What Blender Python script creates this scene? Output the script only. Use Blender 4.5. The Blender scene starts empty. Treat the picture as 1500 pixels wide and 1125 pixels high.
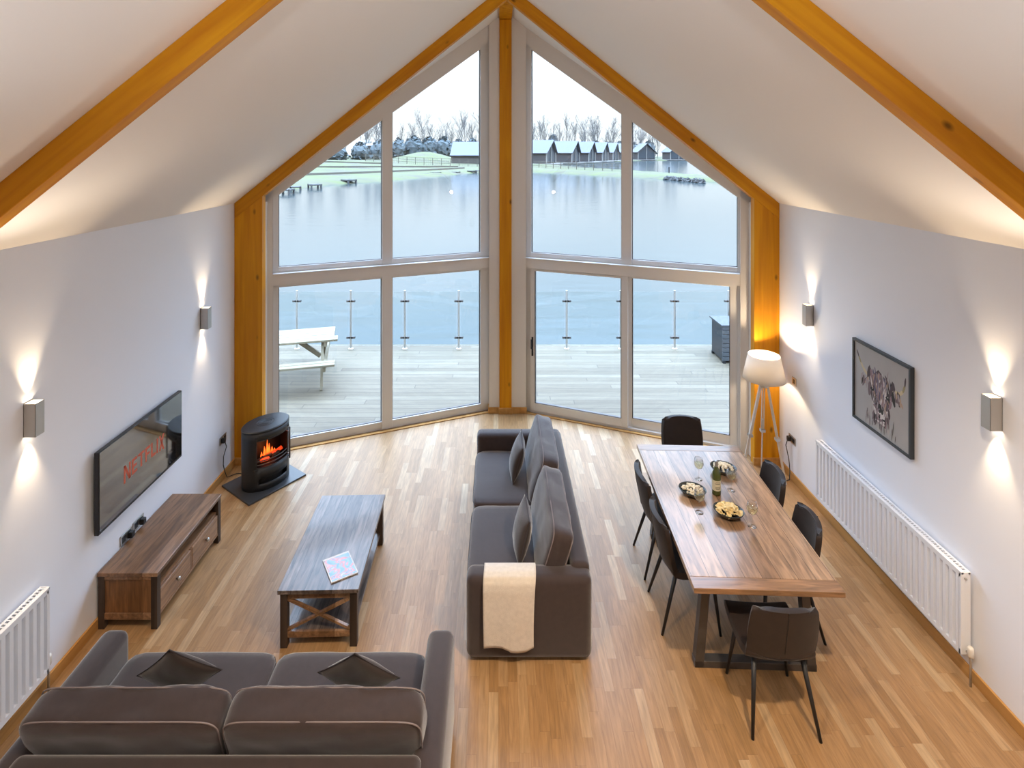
import bpy, bmesh, math, random
from mathutils import Vector, Matrix, noise
PI = math.pi
random.seed(7)
S = bpy.context.scene
COL = S.collection

# ------------------------------------------------------------------ camera, world, lights, exposure
cam_d = bpy.data.cameras.new('camera')
cam = bpy.data.objects.new('camera', cam_d); COL.objects.link(cam)
cam.location = (0, 0, 3.8); cam.rotation_euler = (PI/2, 0, 0)
cam_d.sensor_width = 36; cam_d.lens = 36*810/1500
cam_d.shift_x = 20/1500; cam_d.shift_y = -341.5/1500
cam_d.clip_start = .05; cam_d.clip_end = 2000
S.camera = cam
S.view_settings.view_transform = 'Standard'; S.view_settings.look = 'None'
S.view_settings.gamma = 1; S.view_settings.use_curve_mapping = False
S.view_settings.exposure = 0.68
S.cycles.max_bounces = 8; S.cycles.diffuse_bounces = 4; S.cycles.glossy_bounces = 4
S.cycles.transparent_max_bounces = 16; S.cycles.transmission_bounces = 6
S.cycles.caustics_reflective = False; S.cycles.caustics_refractive = False
S.cycles.sample_clamp_indirect = 4; S.cycles.use_denoising = True

world = bpy.data.worlds.new('overcast_sky'); S.world = world; world.use_nodes = True
def make_world():
    nt = world.node_tree; nt.nodes.clear(); N = nt.nodes.new; L = nt.links.new
    out = N('ShaderNodeOutputWorld'); bg = N('ShaderNodeBackground'); tc = N('ShaderNodeTexCoord')
    sep = N('ShaderNodeSeparateXYZ'); L(tc.outputs['Generated'], sep.inputs[0])
    rmp = N('ShaderNodeValToRGB'); L(sep.outputs['Z'], rmp.inputs[0])
    e = rmp.color_ramp.elements
    e[0].position = 0.0; e[0].color = (.120, .128, .133, 1)
    e[1].position = .9; e[1].color = (1.03, 1.40, 2.0, 1)
    x = e.new(.10); x.color = (.130, .139, .146, 1)
    x = e.new(.25); x.color = (.215, .245, .268, 1)
    nz = N('ShaderNodeTexNoise'); nz.inputs['Scale'].default_value = 3.0; nz.inputs['Detail'].default_value = 5
    mp = N('ShaderNodeMapping'); mp.inputs['Scale'].default_value = (1, 1, 4)
    L(tc.outputs['Generated'], mp.inputs[0]); L(mp.outputs[0], nz.inputs['Vector'])
    mr = N('ShaderNodeMapRange'); mr.inputs[1].default_value = .3; mr.inputs[2].default_value = .7
    mr.inputs[3].default_value = .88; mr.inputs[4].default_value = 1.1
    L(nz.outputs[0], mr.inputs[0])
    mul = N('ShaderNodeVectorMath'); mul.operation = 'MULTIPLY'
    L(rmp.outputs[0], mul.inputs[0]); L(mr.outputs[0], mul.inputs[1])
    L(mul.outputs[0], bg.inputs[0]); bg.inputs[1].default_value = SKY
    L(bg.outputs[0], out.inputs[0])
SKY = 6.0
make_world()

def area(name, loc, aim, sx, sy, power, color, portal=False):
    d = bpy.data.lights.new(name, 'AREA'); d.shape = 'RECTANGLE'; d.size = sx; d.size_y = sy
    d.energy = power; d.color = color
    o = bpy.data.objects.new(name, d); COL.objects.link(o); o.location = loc
    o.rotation_euler = (Vector(aim)-Vector(loc)).to_track_quat('-Z', 'Y').to_euler()
    if portal: d.cycles.is_portal = True
    return o
# warm unseen spots added under the sloping ceiling to brighten the near floor
def down_fill(x, y, power, cone=112):
    d = bpy.data.lights.new('fill_spot_down', 'SPOT'); d.energy = power; d.color = (1, .79, .56); d.spot_size = math.radians(cone); d.spot_blend = .6; d.shadow_soft_size = .08
    o = bpy.data.objects.new('fill_spot_down', d); COL.objects.link(o); o.location = (x, y, 5.824-.806*abs(x-.103)-.06)
for dx, dy, dp in ((-1.0, 1.9, 175), (1.7, 1.9, 360), (-1.0, -.6, 50), (1.3, -.6, 80)): down_fill(dx, dy, dp)
# unseen spots added to brighten the ceiling: two by the walls, two beside camera
def fill_spot_up(loc, aim, power, cone, col):
    d = bpy.data.lights.new('fill_spot_up', 'SPOT'); d.energy = power; d.color = col; d.spot_size = math.radians(cone); d.spot_blend = .9; d.shadow_soft_size = .035
    o = bpy.data.objects.new('fill_spot_up', d); COL.objects.link(o); o.location = loc
    o.rotation_euler = (Vector(aim)-Vector(loc)).to_track_quat('-Z', 'Y').to_euler()
for gx in (-3.02, 3.23): fill_spot_up((gx, 3.12, 2.75), (.1+(gx-.1)*.25, 4.3, 5.2), 22, 110, (1, .84, .68))
for gx in (-2.5, 2.7): fill_spot_up((gx, .2, 2.6), (.1+(gx-.1)*.6, 1.2, 5.0), 150, 95, (.92, .96, 1))
area('window_portal_left', (-1.6, 7.8, 2.6), (-1.2, 6.8, 2.6), 3.6, 5.4, 1, (1, 1, 1), True)
area('window_portal_right', (1.8, 7.8, 2.6), (1.4, 6.8, 2.6), 3.6, 5.4, 1, (1, 1, 1), True)

# ------------------------------------------------------------------ materials
def new_mat(name):
    m = bpy.data.materials.new(name); m.use_nodes = True
    nt = m.node_tree; b = nt.nodes['Principled BSDF']
    return m, nt, b, nt.nodes.new, nt.links.new
def rgb(c): return (c[0], c[1], c[2], 1)
def plain(name, col, rough=.5, metal=0, var=.0, scale=8, bump=0, bscale=200, spec=None, coat=0, sheen=0):
    m, nt, b, N, L = new_mat(name)
    b.inputs['Base Color'].default_value = rgb(col); b.inputs['Roughness'].default_value = rough
    b.inputs['Metallic'].default_value = metal
    if spec is not None: b.inputs['Specular IOR Level'].default_value = spec
    if coat: b.inputs['Coat Weight'].default_value = coat
    if sheen: b.inputs['Sheen Weight'].default_value = sheen; b.inputs['Sheen Roughness'].default_value = .4
    tc = N('ShaderNodeTexCoord')
    if var:
        nz = N('ShaderNodeTexNoise'); nz.inputs['Scale'].default_value = scale; nz.inputs['Detail'].default_value = 6
        L(tc.outputs['Object'], nz.inputs['Vector'])
        r = N('ShaderNodeValToRGB'); e = r.color_ramp.elements
        e[0].position = .3; e[0].color = rgb([c*(1-var) for c in col]); e[1].position = .7; e[1].color = rgb([min(1, c*(1+var)) for c in col])
        L(nz.outputs[0], r.inputs[0]); L(r.outputs[0], b.inputs['Base Color'])
    if bump:
        n2 = N('ShaderNodeTexNoise'); n2.inputs['Scale'].default_value = bscale; n2.inputs['Detail'].default_value = 3
        L(tc.outputs['Object'], n2.inputs['Vector'])
        bp = N('ShaderNodeBump'); bp.inputs['Strength'].default_value = bump; bp.inputs['Distance'].default_value = .004
        L(n2.outputs[0], bp.inputs['Height']); L(bp.outputs[0], b.inputs['Normal'])
    return m
def math_(N, L, op, a, b=None, c=None):
    n = N('ShaderNodeMath'); n.operation = op
    for i, v in enumerate((a, b, c)):
        if v is None: continue
        if isinstance(v, (int, float)): n.inputs[i].default_value = v
        else: L(v, n.inputs[i])
    return n.outputs[0]
def planks(name, long, across, w, ln, ramp, rough=.4, grain=.35, gap=.5, gapw=.02, gl=6, gs=60, coat=0, cr=.1, stain=False):
    """boards: strips of width w running along axis `long`, each board of length ln with its own tone"""
    m, nt, b, N, L = new_mat(name)
    tc = N('ShaderNodeTexCoord'); sp = N('ShaderNodeSeparateXYZ'); L(tc.outputs['Object'], sp.inputs[0])
    A = sp.outputs['XYZ'.index(across.upper())]; G = sp.outputs['XYZ'.index(long.upper())]
    a = math_(N, L, 'DIVIDE', A, w); i = math_(N, L, 'FLOOR', a)
    wn = N('ShaderNodeTexWhiteNoise'); wn.noise_dimensions = '1D'; L(i, wn.inputs['W'])
    l = math_(N, L, 'ADD', math_(N, L, 'DIVIDE', G, ln), math_(N, L, 'MULTIPLY', wn.outputs[0], 9.37))
    j = math_(N, L, 'FLOOR', l)
    cmb = N('ShaderNodeCombineXYZ'); L(i, cmb.inputs[0]); L(j, cmb.inputs[1])
    w2 = N('ShaderNodeTexWhiteNoise'); w2.noise_dimensions = '2D'; L(cmb.outputs[0], w2.inputs['Vector'])
    cr_ = N('ShaderNodeValToRGB'); L(w2.outputs[0], cr_.inputs[0]); el = cr_.color_ramp.elements
    el[0].position, el[0].color = ramp[0][0], rgb(ramp[0][1]); el[1].position, el[1].color = ramp[-1][0], rgb(ramp[-1][1])
    for p, c in ramp[1:-1]: x = el.new(p); x.color = rgb(c)
    gv = N('ShaderNodeCombineXYZ')
    L(math_(N, L, 'MULTIPLY', A, gs), gv.inputs[0])
    L(math_(N, L, 'ADD', math_(N, L, 'MULTIPLY', G, gl), math_(N, L, 'MULTIPLY', w2.outputs[0], 50)), gv.inputs[1])
    Zo = [k for k in 'XYZ' if k not in (long.upper(), across.upper())][0]
    L(math_(N, L, 'MULTIPLY', sp.outputs['XYZ'.index(Zo)], gs), gv.inputs[2])
    nz = N('ShaderNodeTexNoise'); nz.inputs['Scale'].default_value = 1; nz.inputs['Detail'].default_value = 5; nz.inputs['Distortion'].default_value = .6
    L(gv.outputs[0], nz.inputs['Vector'])
    g = N('ShaderNodeMapRange'); L(nz.outputs[0], g.inputs[0]); g.inputs[1].default_value = .3; g.inputs[2].default_value = .7
    g.inputs[3].default_value = 1-grain; g.inputs[4].default_value = 1+grain*.5
    fa = math_(N, L, 'FRACT', a); fl = math_(N, L, 'FRACT', l)
    m1 = math_(N, L, 'GREATER_THAN', fa, gapw); m2 = math_(N, L, 'GREATER_THAN', fl, gapw*w/ln)
    gp = math_(N, L, 'MULTIPLY', m1, m2)
    gq = math_(N, L, 'ADD', math_(N, L, 'MULTIPLY', gp, gap), 1-gap)
    f = math_(N, L, 'MULTIPLY', g.outputs[0], gq)
    vm = N('ShaderNodeVectorMath'); vm.operation = 'SCALE'; L(cr_.outputs[0], vm.inputs[0]); L(f, vm.inputs['Scale'])
    L(vm.outputs[0], b.inputs['Base Color']); b.inputs['Roughness'].default_value = rough
    if coat: b.inputs['Coat Weight'].default_value = coat; b.inputs['Coat Roughness'].default_value = cr
    bp = N('ShaderNodeBump'); bp.inputs['Strength'].default_value = .15; bp.inputs['Distance'].default_value = .002
    L(f, bp.inputs['Height']); L(bp.outputs[0], b.inputs['Normal'])
    return m
def timber(name, long, c1, c2, rough=.5, knots=True):
    m, nt, b, N, L = new_mat(name)
    tc = N('ShaderNodeTexCoord'); mp = N('ShaderNodeMapping'); L(tc.outputs['Object'], mp.inputs[0])
    sc = [14, 14, 14]; sc['XYZ'.index(long.upper())] = .9; mp.inputs['Scale'].default_value = sc
    nz = N('ShaderNodeTexNoise'); nz.inputs['Scale'].default_value = 1; nz.inputs['Detail'].default_value = 5; nz.inputs['Distortion'].default_value = .5
    L(mp.outputs[0], nz.inputs['Vector'])
    r = N('ShaderNodeValToRGB'); L(nz.outputs[0], r.inputs[0]); e = r.color_ramp.elements
    e[0].position = .3; e[0].color = rgb(c1); e[1].position = .72; e[1].color = rgb(c2)
    L(r.outputs[0], b.inputs['Base Color']); b.inputs['Roughness'].default_value = rough; b.inputs['Specular IOR Level'].default_value = .22
    if knots:
        m2 = N('ShaderNodeMapping'); s2 = [5, 5, 5]; s2['XYZ'.index(long.upper())] = 2.6; m2.inputs['Scale'].default_value = s2
        L(tc.outputs['Object'], m2.inputs[0])
        v = N('ShaderNodeTexVoronoi'); v.inputs['Scale'].default_value = 1; L(m2.outputs[0], v.inputs['Vector'])
        k = N('ShaderNodeMapRange'); L(v.outputs['Distance'], k.inputs[0]); k.inputs[1].default_value = .05; k.inputs[2].default_value = .13
        k.inputs[3].default_value = .3; k.inputs[4].default_value = 1
        vm = N('ShaderNodeVectorMath'); vm.operation = 'SCALE'; L(r.outputs[0], vm.inputs[0]); L(k.outputs[0], vm.inputs['Scale'])
        L(vm.outputs[0], b.inputs['Base Color'])
    return m
def pane(name, tint=(1, 1, 1), base=.035, strength=.7, rough=0.0):
    m, nt, b, N, L = new_mat(name); nt.nodes.remove(b)
    out = nt.nodes['Material Output']
    t = N('ShaderNodeBsdfTransparent'); t.inputs[0].default_value = rgb(tint)
    g = N('ShaderNodeBsdfGlossy'); g.inputs['Roughness'].default_value = rough
    lw = N('ShaderNodeLayerWeight'); lw.inputs['Blend'].default_value = .5
    p = math_(N, L, 'POWER', lw.outputs['Facing'], 4.0)
    f = math_(N, L, 'ADD', math_(N, L, 'MULTIPLY', p, strength), base)
    mx = N('ShaderNodeMixShader'); L(f, mx.inputs[0]); L(t.outputs[0], mx.inputs[1]); L(g.outputs[0], mx.inputs[2])
    L(mx.outputs[0], out.inputs[0])
    return m
def emit(name, col, st):
    m, nt, b, N, L = new_mat(name)
    b.inputs['Base Color'].default_value = rgb(col); b.inputs['Emission Color'].default_value = rgb(col); b.inputs['Emission Strength'].default_value = st
    return m
M = {}
M['wall'] = plain('wall_paint', (.84, .88, .975), .85, bump=.05, bscale=120)  # white paint, blue tint stands in for the cool daylight cast
M['ceiling'] = plain('ceiling_paint', (.86, .845, .83), .9, bump=.04, bscale=120)
M['white'] = plain('white_upvc', (.74, .73, .72), .35)
M['lining'] = plain('reveal_paint', (.74, .72, .70), .7)
M['pine_z'] = timber('pine_upright', 'z', (.52, .19, .004), (.70, .32, .008), .45)
M['pine_x'] = timber('pine_along', 'x', (.50, .18, .004), (.68, .31, .008), .45)
M['oak'] = timber('oak_trim', 'y', (.42, .21, .06), (.58, .32, .11), .4, False)
M['floor'] = planks('oak_floor', 'y', 'x', .068, .52, [(0, (.31, .17, .066)), (.25, (.36, .20, .084)), (.8, (.40, .235, .107)), (.95, (.45, .29, .15)), (1, (.48, .33, .185))], rough=.5, grain=.24, gap=.3, gapw=.02, gl=5, gs=55, coat=.12, cr=.28)
M['deck'] = planks('deck_boards', 'x', 'y', .14, 3.2, [(0, (.086, .066, .040)), (.5, (.112, .088, .056)), (1, (.132, .107, .070))], rough=.7, grain=.2, gap=.6, gapw=.07, gl=2, gs=30)
M['table'] = planks('dining_wood', 'y', 'x', .125, 8.4, [(0, (.25, .145, .08)), (.5, (.36, .22, .13)), (1, (.48, .31, .19))], rough=.3, coat=.4, grain=.5, gap=.75, gapw=.03, gl=4, gs=32)
M['table_end'] = planks('dining_end_wood', 'x', 'y', .12, 1.5, [(0, (.28, .15, .075)), (1, (.40, .23, .12))], rough=.3, coat=.4, grain=.5, gap=.4, gapw=.012, gl=4, gs=32)
M['coffee'] = planks('coffee_table_wood', 'y', 'x', .105, 8.6, [(0, (.105, .078, .068)), (.5, (.165, .128, .112)), (1, (.215, .17, .15))], rough=.36, coat=.28, grain=.75, gap=.8, gapw=.03, gl=4, gs=34)
M['cab'] = planks('cabinet_wood', 'y', 'x', .12, 1.3, [(0, (.17, .088, .042)), (.5, (.27, .145, .075)), (1, (.36, .21, .115))], rough=.36, coat=.25, grain=.5, gap=.5, gapw=.015, gl=4, gs=34)
M['cab_z'] = planks('cabinet_upright_wood', 'z', 'x', .11, 1.3, [(0, (.15, .065, .022)), (.5, (.22, .10, .038)), (1, (.27, .13, .05))], rough=.42, grain=.5, gap=.5, gapw=.015, gl=4, gs=34)
M['darkwood'] = timber('dark_wood', 'z', (.035, .025, .02), (.075, .052, .04), .45, False)
M['fabric'] = plain('sofa_fabric', (.038, .0245, .024), .72, var=.12, scale=25, bump=.35, bscale=700, sheen=.7, spec=.35)
M['pillow'] = plain('pillow_fabric', (.030, .018, .0155), .75, var=.1, scale=18, bump=.3, bscale=700, sheen=.7)
M['piping_pale'] = plain('pale_piping', (.20, .165, .165), .9)
M['piping'] = plain('piping_fabric', (.05, .042, .046), .9)
M['suede'] = plain('chair_suede', (.017, .009, .007), .62, var=.25, scale=14, bump=.2, bscale=300, sheen=.1)
M['black'] = plain('black_metal', (.02, .02, .022), .45, .3)
M['gunmetal'] = plain('gunmetal', (.10, .09, .085), .45, .6, var=.15)
M['iron'] = plain('stove_iron', (.028, .030, .034), .42, .3, bump=.1, bscale=300)
M['slate'] = plain('hearth_slate', (.045, .047, .052), .3, var=.1)
M['steel'] = plain('brushed_steel', (.55, .55, .54), .32, .95)
M['satin'] = plain('satin_nickel', (.50, .48, .45), .4, .75)
M['radiator'] = plain('radiator_enamel', (.80, .83, .89), .35)
M['throw'] = plain('cream_knit', (.66, .60, .53), .95, var=.06, scale=40, bump=.6, bscale=320, sheen=.3)
M['glass'] = pane('window_glass', (.97, .985, .985))
M['rail_glass'] = pane('rail_glass', (.95, .972, .972), .02, .4)
M['glassware'] = pane('stemware', (.975, .98, .98), .10, .85)
M['wine'] = pane('white_wine', (.96, .93, .76), .03, .3)
M['bottle'] = plain('green_bottle', (.055, .07, .012), .08, spec=.7)
M['label'] = plain('cream_label', (.62, .57, .42), .6)
M['foil'] = plain('grey_foil', (.35, .35, .37), .3, .6)
M['bowl'] = plain('dark_glaze', (.03, .034, .03), .25)
M['crisp'] = plain('crisps', (.78, .62, .32), .6, var=.2, scale=30)
M['puff'] = plain('popped_snack', (.74, .65, .48), .7, var=.2, scale=40)
M['screen'] = plain('tv_screen', (.012, .011, .011), .05)
M['screen'].node_tree.nodes['Principled BSDF'].inputs['IOR'].default_value = 2.5
M['bezel'] = plain('tv_bezel', (.012, .012, .014), .35)
M['logo'] = emit('red_logo', (.50, .10, .055), .05)
M['warmlamp'] = emit('lamp_glow', (1, .80, .55), 14)
M['fire'] = emit('flame', (1, .16, .02), .9)
M['ember'] = emit('ember', (.9, .07, .012), .45)
M['log'] = plain('charred_log', (.10, .045, .025), .9, var=.4, scale=30)
M['frame_b'] = plain('picture_frame', (.035, .042, .05), .4)
M['canvas'] = plain('grey_canvas', (.40, .39, .385), .8, var=.06, scale=4)
M['paper'] = plain('page_paper', (.75, .74, .74), .7)
M['shade'] = None
M['whitewood'] = plain('whitewashed_wood', (.62, .58, .54), .5, var=.08, scale=20)
M['plastic'] = plain('white_plastic', (.78, .76, .72), .4)
M['cable'] = plain('cable', (.03, .03, .035), .5)
M['benchwood'] = plain('treated_softwood', (.20, .17, .11), .7, var=.12, scale=9)
M['boxgrey'] = plain('charcoal_slats', (.05, .055, .06), .6)
M['bark'] = plain('bark', (.12, .115, .11), .9, var=.2)  # kept pale, distance haze is mixed into the colour
M['bush'] = plain('evergreen', (.062, .076, .080), .9, var=.3, scale=.8)  # blue-grey of distance haze mixed into the foliage colour
M['bush2'] = plain('scrub', (.20, .22, .13), .9, var=.3, scale=.8)
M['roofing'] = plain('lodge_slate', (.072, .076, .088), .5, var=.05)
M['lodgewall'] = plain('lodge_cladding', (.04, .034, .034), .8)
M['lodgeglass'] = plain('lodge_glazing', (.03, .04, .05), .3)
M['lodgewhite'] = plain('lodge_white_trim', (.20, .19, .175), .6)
M['fencewood'] = plain('fence_wood', (.10, .09, .07), .9)
M['stone'] = plain('shore_stone', (.05, .05, .05), .9, var=.3, scale=2)
def mat_shade():
    m, nt, b, N, L = new_mat('lamp_shade'); nt.nodes.remove(b)
    d = N('ShaderNodeBsdfDiffuse'); d.inputs[0].default_value = (.88, .86, .83, 1)
    t = N('ShaderNodeBsdfTranslucent'); t.inputs[0].default_value = (.84, .78, .68, 1)
    mx = N('ShaderNodeMixShader'); mx.inputs[0].default_value = .4
    L(d.outputs[0], mx.inputs[1]); L(t.outputs[0], mx.inputs[2]); L(mx.outputs[0], nt.nodes['Material Output'].inputs[0])
    return m
M['shade'] = mat_shade()
def mat_water():
    m, nt, b, N, L = new_mat('lake_water')
    b.inputs['Base Color'].default_value = (.024, .037, .040, 1); b.inputs['Roughness'].default_value = .12
    b.inputs['IOR'].default_value = 1.33
    tc = N('ShaderNodeTexCoord'); mp = N('ShaderNodeMapping'); mp.inputs['Scale'].default_value = (.35, 1.1, 1); L(tc.outputs['Object'], mp.inputs[0])
    nz = N('ShaderNodeTexNoise'); nz.inputs['Scale'].default_value = 1.2; nz.inputs['Detail'].default_value = 3; L(mp.outputs[0], nz.inputs['Vector'])
    bp = N('ShaderNodeBump'); bp.inputs['Strength'].default_value = .25; bp.inputs['Distance'].default_value = .06
    L(nz.outputs[0], bp.inputs['Height']); L(bp.outputs[0], b.inputs['Normal'])
    return m
M['water'] = mat_water()
def mat_ground():
    m, nt, b, N, L = new_mat('bank_grass')
    tc = N('ShaderNodeTexCoord'); nz = N('ShaderNodeTexNoise'); nz.inputs['Scale'].default_value = .25; nz.inputs['Detail'].default_value = 6
    mp = N('ShaderNodeMapping'); mp.inputs['Scale'].default_value = (.5, 1.6, 1); L(tc.outputs['Object'], mp.inputs[0]); L(mp.outputs[0], nz.inputs['Vector'])
    r = N('ShaderNodeValToRGB'); L(nz.outputs[0], r.inputs[0]); e = r.color_ramp.elements
    e[0].position = .32; e[0].color = (.048, .042, .032, 1); e[1].position = .62; e[1].color = (.070, .082, .024, 1)
    x = e.new(.45); x.color = (.074, .072, .040, 1)
    L(r.outputs[0], b.inputs['Base Color']); b.inputs['Roughness'].default_value = 1
    return m
M['ground'] = mat_ground()
def mat_cover():
    m, nt, b, N, L = new_mat('magazine_cover')
    tc = N('ShaderNodeTexCoord'); nz = N('ShaderNodeTexNoise'); nz.inputs['Scale'].default_value = 11; nz.inputs['Detail'].default_value = 1.5; nz.inputs['Distortion'].default_value = 1.2
    L(tc.outputs['Object'], nz.inputs['Vector'])
    r = N('ShaderNodeValToRGB'); L(nz.outputs[0], r.inputs[0]); e = r.color_ramp.elements
    e[0].position = .35; e[0].color = (.16, .33, .46, 1); e[1].position = .68; e[1].color = (.60, .62, .66, 1)
    for p, c in ((.47, (.25, .42, .52, 1)), (.52, (.62, .22, .24, 1)), (.57, (.62, .40, .42, 1)), (.61, (.22, .26, .42, 1))): x = e.new(p); x.color = c
    L(r.outputs[0], b.inputs['Base Color']); b.inputs['Roughness'].default_value = .25
    return m
M['cover'] = mat_cover()

# ------------------------------------------------------------------ mesh builder
class MB:
    def __init__(s): s.bm = bmesh.new(); s.mi = 0
    def _face(s, vs):
        try: f = s.bm.faces.new(vs); f.material_index = s.mi; return f
        except ValueError: return None
    def box(s, c, d, rot=None):
        r = rot.to_matrix() if hasattr(rot, 'to_matrix') else (Matrix.Rotation(rot, 3, 'Z') if rot else Matrix.Identity(3))
        vs = []
        for x in (-.5, .5):
            for y in (-.5, .5):
                for z in (-.5, .5): vs.append(s.bm.verts.new(Vector(c)+r @ Vector((x*d[0], y*d[1], z*d[2]))))
        for q in ((0, 1, 3, 2), (4, 6, 7, 5), (0, 4, 5, 1), (2, 3, 7, 6), (0, 2, 6, 4), (1, 5, 7, 3)): s._face([vs[i] for i in q])
        return s
    def b2(s, x0, x1, y0, y1, z0, z1): return s.box(((x0+x1)/2, (y0+y1)/2, (z0+z1)/2), (abs(x1-x0), abs(y1-y0), abs(z1-z0)))
    def prism(s, pts, ext):
        a = [s.bm.verts.new(Vector(p)) for p in pts]; b = [s.bm.verts.new(Vector(p)+Vector(ext)) for p in pts]
        n = len(a); s._face(a[::-1]); s._face(b)
        for i in range(n): s._face([a[i], a[(i+1) % n], b[(i+1) % n], b[i]])
        return s
    def bar(s, p0, p1, w, h, up=(0, 0, 1)):
        p0 = Vector(p0); p1 = Vector(p1); d = (p1-p0).normalized(); sd = d.cross(Vector(up))
        if sd.length < 1e-4: sd = Vector((1, 0, 0))
        sd.normalize(); u = sd.cross(d).normalized()
        pts = [p0+sd*a*w/2+u*b*h/2 for a, b in ((-1, -1), (1, -1), (1, 1), (-1, 1))]
        return s.prism(pts, p1-p0)
    def tube(s, path, r, n=8, cap=True, closed=False):
        path = [Vector(p) for p in path]; k = len(path)
        rs = r if isinstance(r, (list, tuple)) else [r]*k
        rings = []; prev = None
        for i, p in enumerate(path):
            if closed: d = path[(i+1) % k]-path[i-1]
            else: d = path[min(i+1, k-1)]-path[max(i-1, 0)]
            d.normalize()
            if prev is None:
                up = Vector((0, 0, 1)) if abs(d.z) < .9 else Vector((1, 0, 0)); a = d.cross(up).normalized()
            else:
                a = prev-d*prev.dot(d)
                a = a.normalized() if a.length > 1e-6 else d.orthogonal().normalized()
            prev = a; b = d.cross(a)
            rings.append([s.bm.verts.new(p+(a*math.cos(t)+b*math.sin(t))*rs[i]) for t in (2*PI*j/n for j in range(n))])
        m = k if closed else k-1
        for i in range(m):
            A, B = rings[i], rings[(i+1) % k]
            for j in range(n): s._face([A[j], A[(j+1) % n], B[(j+1) % n], B[j]])
        if cap and not closed: s._face(rings[0][::-1]); s._face(rings[-1])
        return s
    def lathe(s, prof, n=24, c=(0, 0, 0), sx=1, sy=1, close_b=True, close_t=False, wob=None):
        rings = []
        for r, z in prof:
            rings.append([s.bm.verts.new((c[0]+r*sx*math.cos(2*PI*j/n), c[1]+r*sy*math.sin(2*PI*j/n), c[2]+z)) for j in range(n)])
        for A, B in zip(rings, rings[1:]):
            for j in range(n): s._face([A[j], A[(j+1) % n], B[(j+1) % n], B[j]])
        if close_b: s._face(rings[0][::-1])
        if close_t: s._face(rings[-1])
        return s
    def grid(s, nu, nv, fn):
        g = [[s.bm.verts.new(fn(i/nu, j/nv)) for j in range(nv+1)] for i in range(nu+1)]
        for i in range(nu):
            for j in range(nv): s._face([g[i][j], g[i+1][j], g[i+1][j+1], g[i][j+1]])
        return s
    def supel(s, c, a, b, d, n=5, N=12, wr=0, seed=0, R=None, ear=0):
        """rounded cushion block: a cube grid pushed onto a superellipsoid of half sizes a,b,d"""
        t = bmesh.new(); bmesh.ops.create_cube(t, size=2); bmesh.ops.subdivide_edges(t, edges=t.edges[:], cuts=N, use_grid_fill=True)
        mp = {}
        R = R or Matrix.Identity(3)
        for v in t.verts:
            p = v.co; q = (abs(p.x)**n+abs(p.y)**n+abs(p.z)**n)**(1/n); p = p/q
            w = Vector((p.x*a, p.y*b, p.z*d))
            if ear: q2 = (abs(p.x)*abs(p.z))**5*ear; w.x *= 1+q2*.5; w.z *= 1+q2
            if wr: w += Vector((p.x, p.y, p.z)).normalized()*wr*(noise.noise(w*6+Vector((seed, 0, 0)))+.5*noise.noise(w*15+Vector((0, seed, 0))))
            mp[v.index] = s.bm.verts.new(Vector(c)+R @ w)
        for f in t.faces: s._face([mp[v.index] for v in f.verts])
        t.free(); return s
    def build(s, name, mat, parent=None, smooth=False, bevel=0, seg=2, sol=0, sub=0, loc=None):
        me = bpy.data.meshes.new(name)
        bmesh.ops.recalc_face_normals(s.bm, faces=s.bm.faces[:])
        s.bm.to_mesh(me); s.bm.free()
        for m in (mat if isinstance(mat, (list, tuple)) else [mat]): me.materials.append(m)
        o = bpy.data.objects.new(name, me); COL.objects.link(o)
        if smooth:
            for p in me.polygons: p.use_smooth = True
        if parent: o.parent = parent
        if loc: o.location = loc
        if sol: q = o.modifiers.new('thick', 'SOLIDIFY'); q.thickness = sol; q.offset = 0
        if bevel: q = o.modifiers.new('bevel', 'BEVEL'); q.width = bevel; q.segments = seg; q.limit_method = 'ANGLE'; q.angle_limit = .6
        if sub: q = o.modifiers.new('sub', 'SUBSURF'); q.levels = sub; q.render_levels = sub
        return o
def tag(o, label=None, cat=None, group=None, kind=None):
    if label: o['label'] = label
    if cat: o['category'] = cat
    if group: o['group'] = group
    if kind: o['kind'] = kind
    return o
def thing(name, label, cat, loc=(0, 0, 0), rz=0, group=None):
    o = bpy.data.objects.new(name, None); COL.objects.link(o); o.location = loc; o.rotation_euler = (0, 0, rz); o.empty_display_size = .1
    return tag(o, label, cat, group)
def struct(o): o['kind'] = 'structure'; return o
def dup(root, loc, rz=None, label=None, scale=None):
    def cp(o, parent):
        c = o.copy(); COL.objects.link(c)
        if parent: c.parent = parent
        for ch in o.children: cp(ch, c)
        return c
    r = cp(root, None); r.location = loc
    if rz is not None: r.rotation_euler = (0, 0, rz)
    if label: r['label'] = label
    if scale: r.scale = scale if isinstance(scale, tuple) else (scale,)*3
    return r
def nth(i):
    i += 1
    if i <= 20: return ORD[i-1]
    t_ = ('', '', 'twent', 'thirt', 'fort', 'fift', 'sixt', 'sevent')[i//10]
    return t_+'ieth' if i % 10 == 0 else t_+'y-'+ORD[i % 10-1]
ORD = ['first', 'second', 'third', 'fourth', 'fifth', 'sixth', 'seventh', 'eighth', 'ninth', 'tenth', 'eleventh', 'twelfth', 'thirteenth', 'fourteenth', 'fifteenth', 'sixteenth', 'seventeenth', 'eighteenth', 'nineteenth', 'twentieth',
       'twenty-first', 'twenty-second', 'twenty-third', 'twenty-fourth', 'twenty-fifth', 'twenty-sixth', 'twenty-seventh', 'twenty-eighth', 'twenty-ninth', 'thirtieth', 'thirty-first', 'thirty-second', 'thirty-third', 'thirty-fourth', 'thirty-fifth', 'thirty-sixth']

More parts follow.
